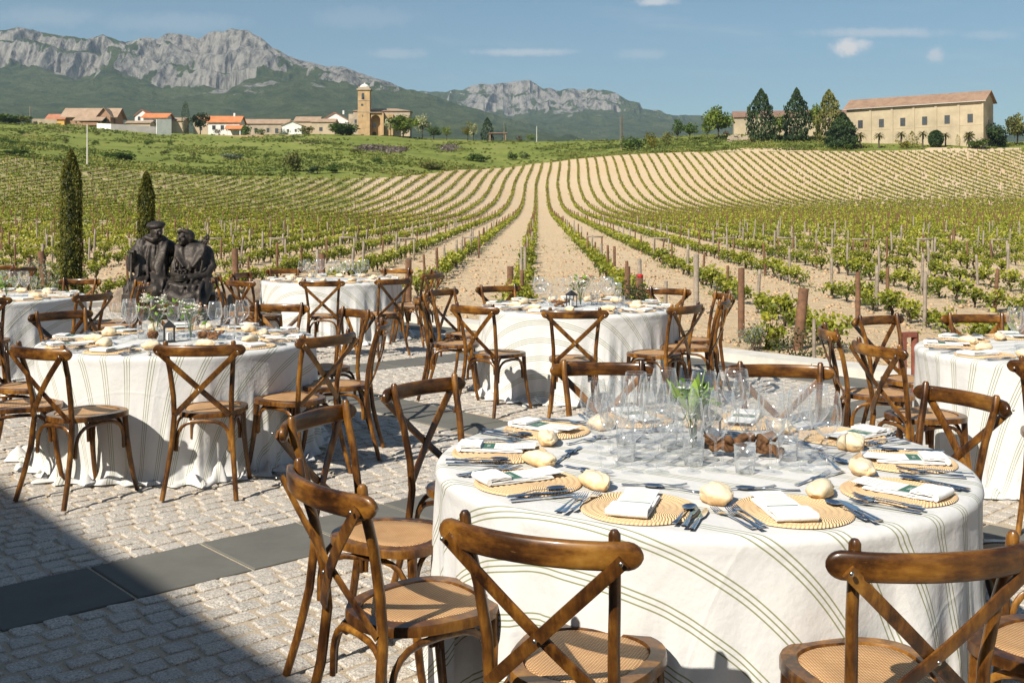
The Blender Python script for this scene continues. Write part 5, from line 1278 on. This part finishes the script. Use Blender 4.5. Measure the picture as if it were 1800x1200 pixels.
# weeds along the rows
N=5200; kk=g.integers(-22,24,N); yv=16+g.random(N)**1.2*75; xv=rowx(kk,yv)+g.normal(0,.28,N); ok=np.array([outside(a,c) for a,c in zip(xv,yv)])&(fbm(xv/3,yv/5,0,3,13)>.42); xv,yv=xv[ok],yv[ok]; zv=H(xv,yv); q=9
C=np.repeat(np.stack([xv,yv,zv+.06],1),q,0)+g.normal(0,1,(len(xv)*q,3))*np.array([.13,.2,.05]); V,Fq,cv=leafquads(C,.10,rng=g,aspect=.4)
tag(mobj('row_weeds',np_mesh('row_weeds',V,Fq,LM['grass'],False,{'cv':cv})),'low weeds growing under the vine rows','weeds',kind='stuff')
# ---------------------------------------------------------------- bronze couple, boulders
def blob(parts,name,par,vox=.013,disp=.030):
    b=MB()
    for p in parts:
        if p[0]=='e': b.ell(p[1],p[2],18,12,rz=p[3] if len(p)>3 else 0,rx=p[4] if len(p)>4 else 0)
        else: b.sweep(p[1],p[2],p[3] if len(p)>3 else None,n=12); [b.ell(q,(min(p[2][i],p[3][i] if len(p)>3 else 9)/2*.97,)*3,10,8) for i,q in enumerate(p[1])]
    o=b.build(name,M['bronze'],par,True)
    m=o.modifiers.new('r','REMESH'); m.mode='VOXEL'; m.voxel_size=vox; m.use_smooth_shade=True
    m=o.modifiers.new('s','SMOOTH'); m.iterations=3
    tx=bpy.data.textures.new('fold','CLOUDS'); tx.noise_scale=.30; tx.noise_depth=2; m=o.modifiers.new('d','DISPLACE'); m.texture=tx; m.strength=disp; m.mid_level=.5
    tx=bpy.data.textures.new('fold2','WOOD'); tx.wood_type='BANDNOISE'; tx.noise_scale=.20; tx.turbulence=9; m=o.modifiers.new('d2','DISPLACE'); m.texture=tx; m.strength=disp*.25; m.mid_level=.5
    return o
SX,SY=gx(305,17.0),17.0
st=empty('bronze_statue',(SX,SY,0),.0,1.0); tag(st,'dark bronze statue of a seated old couple, man in beret with cane, woman holding grapes','statue')
man=[('e',(-.34,.10,.92),(.27,.19,.36)),('e',(-.34,.06,.62),(.27,.22,.22)),('s',[(-.56,.08,1.10),(-.63,-.02,.86),(-.60,-.14,.80)],[.22,.22,.18]),('s',[(-.60,-.14,.80),(-.56,-.26,.92),(-.53,-.30,1.02)],[.18,.15,.10]),
 ('s',[(-.12,.10,1.12),(.02,.14,1.02),(.12,.12,.90)],[.22,.2,.16]),('e',(-.34,.05,1.14),(.26,.16,.13)),('s',[(-.30,.04,1.18),(-.26,-.02,1.30)],[.17,.15]),
 ('s',[(-.42,.0,.56),(-.44,-.30,.52),(-.42,-.48,.50)],[.30,.27,.23]),('s',[(-.42,-.48,.48),(-.40,-.46,.25),(-.40,-.44,.04)],[.22,.19,.15]),('s',[(-.22,.0,.55),(-.16,-.30,.50),(-.12,-.46,.46)],[.28,.26,.22]),('s',[(-.12,-.46,.44),(-.14,-.42,.22),(-.15,-.40,.04)],[.2,.18,.15]),
 ('e',(-.40,-.56,.04),(.07,.15,.05)),('e',(-.15,-.52,.04),(.07,.15,.05)),
 ('s',[(-.46,-.10,1.20),(-.44,-.16,1.0),(-.38,-.19,.75)],[.09,.10,.09],[.06,.06,.06]),('s',[(-.16,-.10,1.20),(-.18,-.14,1.0),(-.24,-.19,.75)],[.09,.11,.10],[.06,.06,.06]),
 ('s',[(-.22,-.16,.72),(-.12,-.34,.62),(-.06,-.50,.38)],[.2,.24,.2],[.06,.06,.05]),('e',(-.53,-.31,1.04),(.055,.05,.035))]
for q in range(4): man.append(('s',[(-.575+q*.026,-.33,1.065),(-.573+q*.026,-.375,1.055),(-.570+q*.026,-.385,1.02-q*.004)],[.022,.021,.017]))
man+=[('s',[(-.50,-.06,1.22),(-.50,-.17,1.02),(-.47,-.22,.78),(-.50,-.24,.60)],[.13,.15,.13,.15],[.07,.07,.07,.07]),('s',[(-.12,-.04,1.22),(-.13,-.16,1.02),(-.17,-.22,.80),(-.10,-.26,.62)],[.13,.16,.14,.16],[.07,.07,.07,.06]),
 ('s',[(-.60,.02,.60),(-.64,-.16,.46),(-.62,-.24,.22)],[.2,.22,.2],[.1,.1,.08]),('s',[(-.08,-.2,.62),(0.0,-.36,.50),(.02,-.42,.28)],[.2,.24,.2],[.08,.08,.06]),('e',(-.34,.12,1.20),(.22,.13,.12)),('s',[(-.40,-.08,1.26),(-.28,-.13,1.22),(-.16,-.08,1.26)],[.07,.08,.07])]
man.append(('s',[(-.49,-.30,1.03),(-.475,-.335,1.0)],[.024,.02]))
for q in range(7):
    x=-.60+q*.085; man.append(('s',[(x*.95,-.10-.05*math.sin(q*.5),1.12),(x,-.17-.03*(q%2),.88),(x*1.02+.02,-.21,.66)],[.03,.045,.05]))
for q in range(5): man.append(('s',[(-.56+q*.12,-.18,.66),(-.56+q*.13,-.40,.60),(-.56+q*.135,-.52,.44)],[.04,.05,.04]))
man.append(('e',(-.35,.0,.86),(.29,.185,.40)))
blob(man,'man_figure',st)
hd=[('e',(-.24,-.08,1.345),(.092,.112,.13),.35,.2),('s',[(-.29,.02,1.18),(-.26,-.04,1.30)],[.17,.14]),('s',[(-.205,-.185,1.365),(-.195,-.215,1.325),(-.20,-.195,1.31)],[.022,.034,.03]),('e',(-.215,-.155,1.255),(.045,.04,.035)),('e',(-.205,-.185,1.285),(.034,.018,.010)),('e',(-.33,-.05,1.34),(.018,.03,.036)),('e',(-.255,-.165,1.385),(.035,.022,.014)),('e',(-.165,-.17,1.385),(.03,.022,.014)),('e',(-.27,-.14,1.32),(.03,.03,.035)),('e',(-.165,-.15,1.32),(.028,.03,.035))]
blob(hd,'man_head',st,.010,.004)
b=MB(); b.ell((-.255,-.06,1.455),(.142,.160,.060),24,12,rx=.20); b.ell((-.25,-.06,1.415),(.115,.135,.03),20,8,rx=.16); o=b.build('beret',M['bronze'],st,True); 
b=MB(); b.sweep([(-.535,-.36,1.03),(-.53,-.40,.5),(-.525,-.44,.0)],[.028,.026,.024],n=8); b.sweep([(-.60,-.35,1.04),(-.54,-.36,1.055),(-.49,-.36,1.03)],[.03,.034,.03],n=8); b.build('walking_stick',M['bronze'],st,True)
woman=[('e',(.30,.10,.88),(.24,.17,.34)),('e',(.30,.06,.60),(.27,.22,.2)),('e',(.30,.05,1.07),(.24,.14,.11)),('s',[(.50,.08,1.03),(.58,.02,.80),(.52,-.10,.68)],[.20,.20,.17]),('s',[(.52,-.10,.68),(.38,-.24,.64),(.27,-.30,.66)],[.16,.13,.09]),
 ('s',[(.10,.06,1.02),(.03,-.02,.82),(.06,-.14,.70)],[.18,.18,.15]),('s',[(.06,-.14,.70),(.12,-.24,.68),(.18,-.28,.68)],[.14,.12,.09]),
 ('s',[(.26,.04,1.10),(.22,-.0,1.20)],[.13,.12]),
 ('s',[(.22,.0,.52),(.20,-.30,.46),(.20,-.50,.40)],[.28,.3,.28],[.26,.26,.22]),('s',[(.38,.0,.52),(.44,-.28,.45),(.44,-.48,.38)],[.28,.3,.26],[.26,.26,.22]),('s',[(.20,-.52,.36),(.20,-.50,.16)],[.26,.22]),('s',[(.44,-.50,.34),(.44,-.48,.14)],[.26,.22]),('s',[(.16,-.54,.38),(.32,-.58,.30),(.48,-.54,.36)],[.24,.24,.22]),
 ('e',(.22,-.60,.09),(.07,.14,.05)),('e',(.42,-.58,.09),(.07,.14,.05)),
 ('s',[(.16,-.08,1.10),(.22,-.13,.92),(.30,-.16,.76)],[.10,.12,.10],[.06,.06,.06]),('s',[(.42,-.06,1.10),(.38,-.13,.94),(.30,-.17,.78)],[.10,.13,.11],[.06,.06,.06]),('e',(.25,-.31,.67),(.06,.045,.035)),('e',(.17,-.30,.69),(.05,.045,.035))]
woman+=[('s',[(.10,-.04,1.14),(.13,-.15,.98),(.24,-.19,.80)],[.14,.18,.13],[.07,.07,.06]),('s',[(.46,-.02,1.14),(.44,-.14,.98),(.34,-.19,.80)],[.15,.2,.15],[.07,.07,.06]),('s',[(.06,.02,.60),(.06,-.30,.50),(.04,-.50,.34),(.06,-.50,.10)],[.2,.22,.2,.18]),('s',[(.55,.0,.60),(.58,-.26,.46),(.56,-.46,.30),(.55,-.46,.08)],[.2,.24,.2,.18]),('s',[(.10,-.50,.26),(.32,-.54,.2),(.52,-.50,.24)],[.3,.3,.3]),('s',[(.08,-.36,.56),(.30,-.44,.52),(.52,-.36,.54)],[.14,.16,.14],[.06,.06,.06])]
for q in range(4): woman.append(('s',[(.215+q*.026,-.34,.69),(.215+q*.026,-.375,.665),(.218+q*.025,-.38,.63)],[.023,.021,.017])); woman.append(('s',[(.125+q*.024,-.33,.71),(.13+q*.022,-.36,.72),(.135+q*.02,-.375,.70)],[.021,.02,.017]))
for q in range(6):
    x=.08+q*.085; woman.append(('s',[(x,-.10,1.05),(x,-.17-.02*(q%2),.85),(x*.96,-.20,.74)],[.03,.04,.04]))
for q in range(7): x=.04+q*.085; woman.append(('s',[(x,-.30,.60),(x*1.02,-.56,.46),(x*1.04,-.62,.24),(x*1.05,-.62,.06)],[.04,.06,.06,.05]))
woman.append(('e',(.30,.0,.82),(.26,.18,.36)))
blob(woman,'woman_figure',st,disp=.028)
hd=[('e',(.175,-.03,1.245),(.08,.10,.12),-.3),('s',[(.25,.04,1.06),(.21,-.0,1.18)],[.13,.115]),('s',[(.135,-.125,1.265),(.128,-.150,1.235),(.135,-.13,1.22)],[.018,.028,.024]),('e',(.15,-.10,1.165),(.036,.034,.03)),('e',(.142,-.125,1.195),(.028,.016,.009)),('e',(.115,-.105,1.285),(.025,.018,.011)),('e',(.185,-.125,1.285),(.028,.018,.011)),('e',(.10,-.09,1.225),(.025,.028,.03)),('e',(.195,-.105,1.225),(.03,.028,.03))]
blob(hd,'woman_head',st,.010,.004)
hd=[('e',(.215,.02,1.275),(.115,.12,.115)),('s',[(.10,-.06,1.35),(.17,-.085,1.375),(.25,-.07,1.34)],[.06,.075,.07]),('s',[(.27,-.06,1.33),(.285,-.05,1.24),(.27,-.03,1.17)],[.07,.075,.05]),('s',[(.105,-.04,1.33),(.10,-.02,1.24)],[.05,.04])]
blob(hd,'hair',st,.010,.010)
r=random.Random(3); b=MB()
for q in range(46): a=r.uniform(0,6.3); rr_=r.uniform(0,.085); b.ell((.20+rr_*math.cos(a)*1.2,-.31+rr_*math.sin(a)*.5,.735+r.uniform(-.03,.03)),(.017,)*3,8,6)
b.build('grape_bunch',M['bronze'],st,True)
b=MB()
for q in range(5): b.lathe([(.10+.012*math.sin(q),-.012),(.118,0),(.10,.012)],(.20,-.30,.60+q*.02),18)
b.build('basket',M['bronze'],st,True)
b=MB(); a0=Vector((.30,.0,1.05))
for q in range(40): a=q/40; b.ell(a0+Vector((.06+a*.18+r.uniform(-.03,.03),.02,-.02+a*.24+r.uniform(-.03,.03))),(.024,)*3,7,5)
b.build('shoulder_bunch',M['bronze'],st,True)
b=MB(); b.box((0,.05,.2),(1.45,.62,.36)); o=b.build('bench_block',M['bronze'],st)
def boulder(px,Y,w,h,label,seed):
    X=gx(px,Y); b=MB(); b.ell((0,0,h*.42),(w/2,w*.36,h*.62),26,18); o=b.build('boulder',M['boulder'],None,True,loc=(X,Y,-.02)); tag(o,label,'boulder')
    tx=bpy.data.textures.new('b%d'%seed,'STUCCI'); tx.noise_scale=.5; m=o.modifiers.new('d','DISPLACE'); m.texture=tx; m.texture_coords='GLOBAL'; m.strength=.14; m.mid_level=.5
boulder(212,18.0,.42,.42,'tan boulder left of the bronze statue',1); boulder(398,18.4,.55,.45,'tan boulder right of the bronze statue behind chairs',2); boulder(450,18.4,.50,.50,'brown boulder beside the farthest tablecloth',3)
# corten bollard at the right
Xb,Yb_=gx(1596,9.2),9.2; o=empty('steel_bollard',(Xb,Yb_,0),.2,(.72,.72,.665)); tag(o,'rust red corten steel bollard with open slot beside the right edge table','bollard')
b=MB(); b.sweep([(.09,0,0),(.09,0,.93)],[.085,.085],n=18); b.build('column',M['corten'],o,True,50); b=MB(); b.box((-.07,0,.46),(.04,.12,.92)); b.build('plate',M['corten'],o); b=MB(); b.box((.0,0,.90),(.18,.10,.06)); b.build('top_bar',M['corten'],o)
b=MB(); b.sweep([(0,0,0),(0,0,.5)],[.05,.045],n=8); o=b.build('stake',M['postg'],loc=(gx(1431,14.2),14.2,-.25)); tag(o,'short thin grey stake beside the kerb rose bush','stake')
# ---------------------------------------------------------------- light, world, camera
EL=math.radians(40); SD=Vector((-.6*math.cos(EL),-.8*math.cos(EL),math.sin(EL)))
sl=bpy.data.lights.new('sun','SUN'); sl.energy=5.0; sl.angle=math.radians(.53); sl.color=(1,.93,.81)
so=bpy.data.objects.new('sun',sl); COL.objects.link(so); so.rotation_euler=SD.to_track_quat('Z','Y').to_euler(); so.location=(-20,-30,40)
w=bpy.data.worlds.new('World'); S.world=w; w.use_nodes=True; nt=w.node_tree; nt.nodes.clear()
out=nt.nodes.new('ShaderNodeOutputWorld'); bg=nt.nodes.new('ShaderNodeBackground'); sky=nt.nodes.new('ShaderNodeTexSky'); sky.sky_type='NISHITA'; sky.sun_disc=False
sky.sun_elevation=EL; sky.sun_rotation=math.atan2(SD.x,SD.y); sky.altitude=600; sky.air_density=1.0; sky.dust_density=.9; sky.ozone_density=1.5
def wn(t_,**k):
    q=nt.nodes.new(t_); 
    for a_,v_ in k.items(): setattr(q,a_,v_)
    return q
tc=wn('ShaderNodeTexCoord'); sp=wn('ShaderNodeSeparateXYZ'); nt.links.new(tc.outputs['Generated'],sp.inputs[0])
def wm(op,a,b=0,cl=False):
    q=wn('ShaderNodeMath',operation=op,use_clamp=cl)
    for i,v in enumerate((a,b)):
        if hasattr(v,'is_output'): nt.links.new(v,q.inputs[i])
        else: q.inputs[i].default_value=v
    return q.outputs[0]
az=wm('DIVIDE',sp.outputs[0],sp.outputs[1]); el=wm('DIVIDE',sp.outputs[2],sp.outputs[1])
cb=wn('ShaderNodeCombineXYZ'); nt.links.new(wm('MULTIPLY',az,2.2),cb.inputs[0]); nt.links.new(wm('ADD',wm('MULTIPLY',el,13.0),wm('MULTIPLY',az,1.1)),cb.inputs[1])
n1=wn('ShaderNodeTexNoise'); n1.inputs['Scale'].default_value=2.3; n1.inputs['Detail'].default_value=7; n1.inputs['Roughness'].default_value=.62; nt.links.new(cb.outputs[0],n1.inputs['Vector'])
cir=wn('ShaderNodeMapRange',interpolation_type='SMOOTHSTEP'); nt.links.new(n1.outputs['Fac'],cir.inputs['Value']); cir.inputs['From Min'].default_value=.50; cir.inputs['From Max'].default_value=.80; cir.inputs['To Max'].default_value=.20
cm=cir.outputs[0]
n2=wn('ShaderNodeTexNoise'); n2.inputs['Scale'].default_value=95; n2.inputs['Detail'].default_value=6; n2.inputs['Roughness'].default_value=.6; nt.links.new(tc.outputs['Generated'],n2.inputs['Vector'])
n2n=wm('MULTIPLY',wm('SUBTRACT',n2.outputs['Fac'],.5),1.5)
def puff(px,y,rx,ry,st,nz=1.0):
    dx=wm('DIVIDE',wm('SUBTRACT',az,(px-900)/F),rx/F); dy=wm('DIVIDE',wm('SUBTRACT',el,(HZ-y)/F),ry/F)
    d=wm('SQRT',wm('ADD',wm('MULTIPLY',dx,dx),wm('MULTIPLY',dy,dy))); q=wn('ShaderNodeMapRange',interpolation_type='SMOOTHSTEP'); nt.links.new(wm('ADD',d,wm('MULTIPLY',n2n,nz)),q.inputs['Value'])
    q.inputs['From Min'].default_value=1.1; q.inputs['From Max'].default_value=.25; q.inputs['To Max'].default_value=st; return q.outputs[0]
for a_ in ((1491,84,34,21,1.0,1.1),(1512,79,24,13,.7,1.1),(1645,97,22,18,.55,1.2),(1150,3,50,9,.7),(1550,58,150,11,.4,.8),(920,92,110,9,.45,.8),(700,95,60,12,.25,.9),(80,30,120,22,.16,.9),(300,40,160,22,.16,.9),(640,30,120,25,.12,.9),(1130,95,60,14,.22,.9),(1740,62,60,10,.22,.9)):
    cm=wm('MAXIMUM',cm,puff(*a_))
front=wm('GREATER_THAN',sp.outputs[1],.2); cm=wm('MULTIPLY',cm,front)
mx=wn('ShaderNodeMix',data_type='RGBA'); nt.links.new(cm,mx.inputs[0]); 
hs=wn('ShaderNodeHueSaturation'); hs.inputs['Saturation'].default_value=1.0; nt.links.new(sky.outputs[0],hs.inputs['Color']); tn=wn('ShaderNodeMix',data_type='RGBA',blend_type='MULTIPLY'); tn.inputs[0].default_value=1; nt.links.new(hs.outputs[0],tn.inputs[6]); tn.inputs[7].default_value=(.84,.99,.97,1); nt.links.new(tn.outputs[2],mx.inputs[6]); mx.inputs[7].default_value=(8.8,8.7,8.7,1)
nt.links.new(mx.outputs[2],bg.inputs[0]); bg.inputs[1].default_value=.0685; nt.links.new(bg.outputs[0],out.inputs[0])
# air
HAZE=1.0
if HAZE:
    b=MB(); b.box((0,0,0),(1,1,1)); o=b.build('haze'); o.scale=(14000,8400,1150); o.location=(0,4100,1150/2-64)
    m=bpy.data.materials.new('haze_air'); m.use_nodes=True; t_=m.node_tree; t_.nodes.clear(); oo=t_.nodes.new('ShaderNodeOutputMaterial'); pv=t_.nodes.new('ShaderNodeVolumePrincipled')
    pv.inputs['Color'].default_value=(.66,.82,1,1); pv.inputs['Density'].default_value=HAZE*.000068; pv.inputs['Anisotropy'].default_value=.2; t_.links.new(pv.outputs[0],oo.inputs['Volume']); o.data.materials.append(m)
    tag(o,'thin bluish air between the terrace and the mountains','haze',kind='stuff')
cam=bpy.data.cameras.new('camera'); co=bpy.data.objects.new('camera',cam); COL.objects.link(co); co.location=(0,0,CH); co.rotation_euler=(PI/2,0,0)
cam.sensor_width=36; cam.lens=36*F/1800; cam.shift_y=-(600-HZ)/1800; cam.clip_start=.1; cam.clip_end=30000; S.camera=co
S.view_settings.view_transform='Standard'; S.view_settings.look='None'; S.view_settings.exposure=.48; S.view_settings.gamma=1
S.render.engine='CYCLES'; cy=S.cycles; cy.use_denoising=True; cy.max_bounces=8; cy.transparent_max_bounces=48; cy.glossy_bounces=4; cy.transmission_bounces=6; cy.diffuse_bounces=3; cy.volume_bounces=0; cy.caustics_reflective=False; cy.caustics_refractive=False
try: cy.denoiser='OPENIMAGEDENOISE'
except Exception: pass
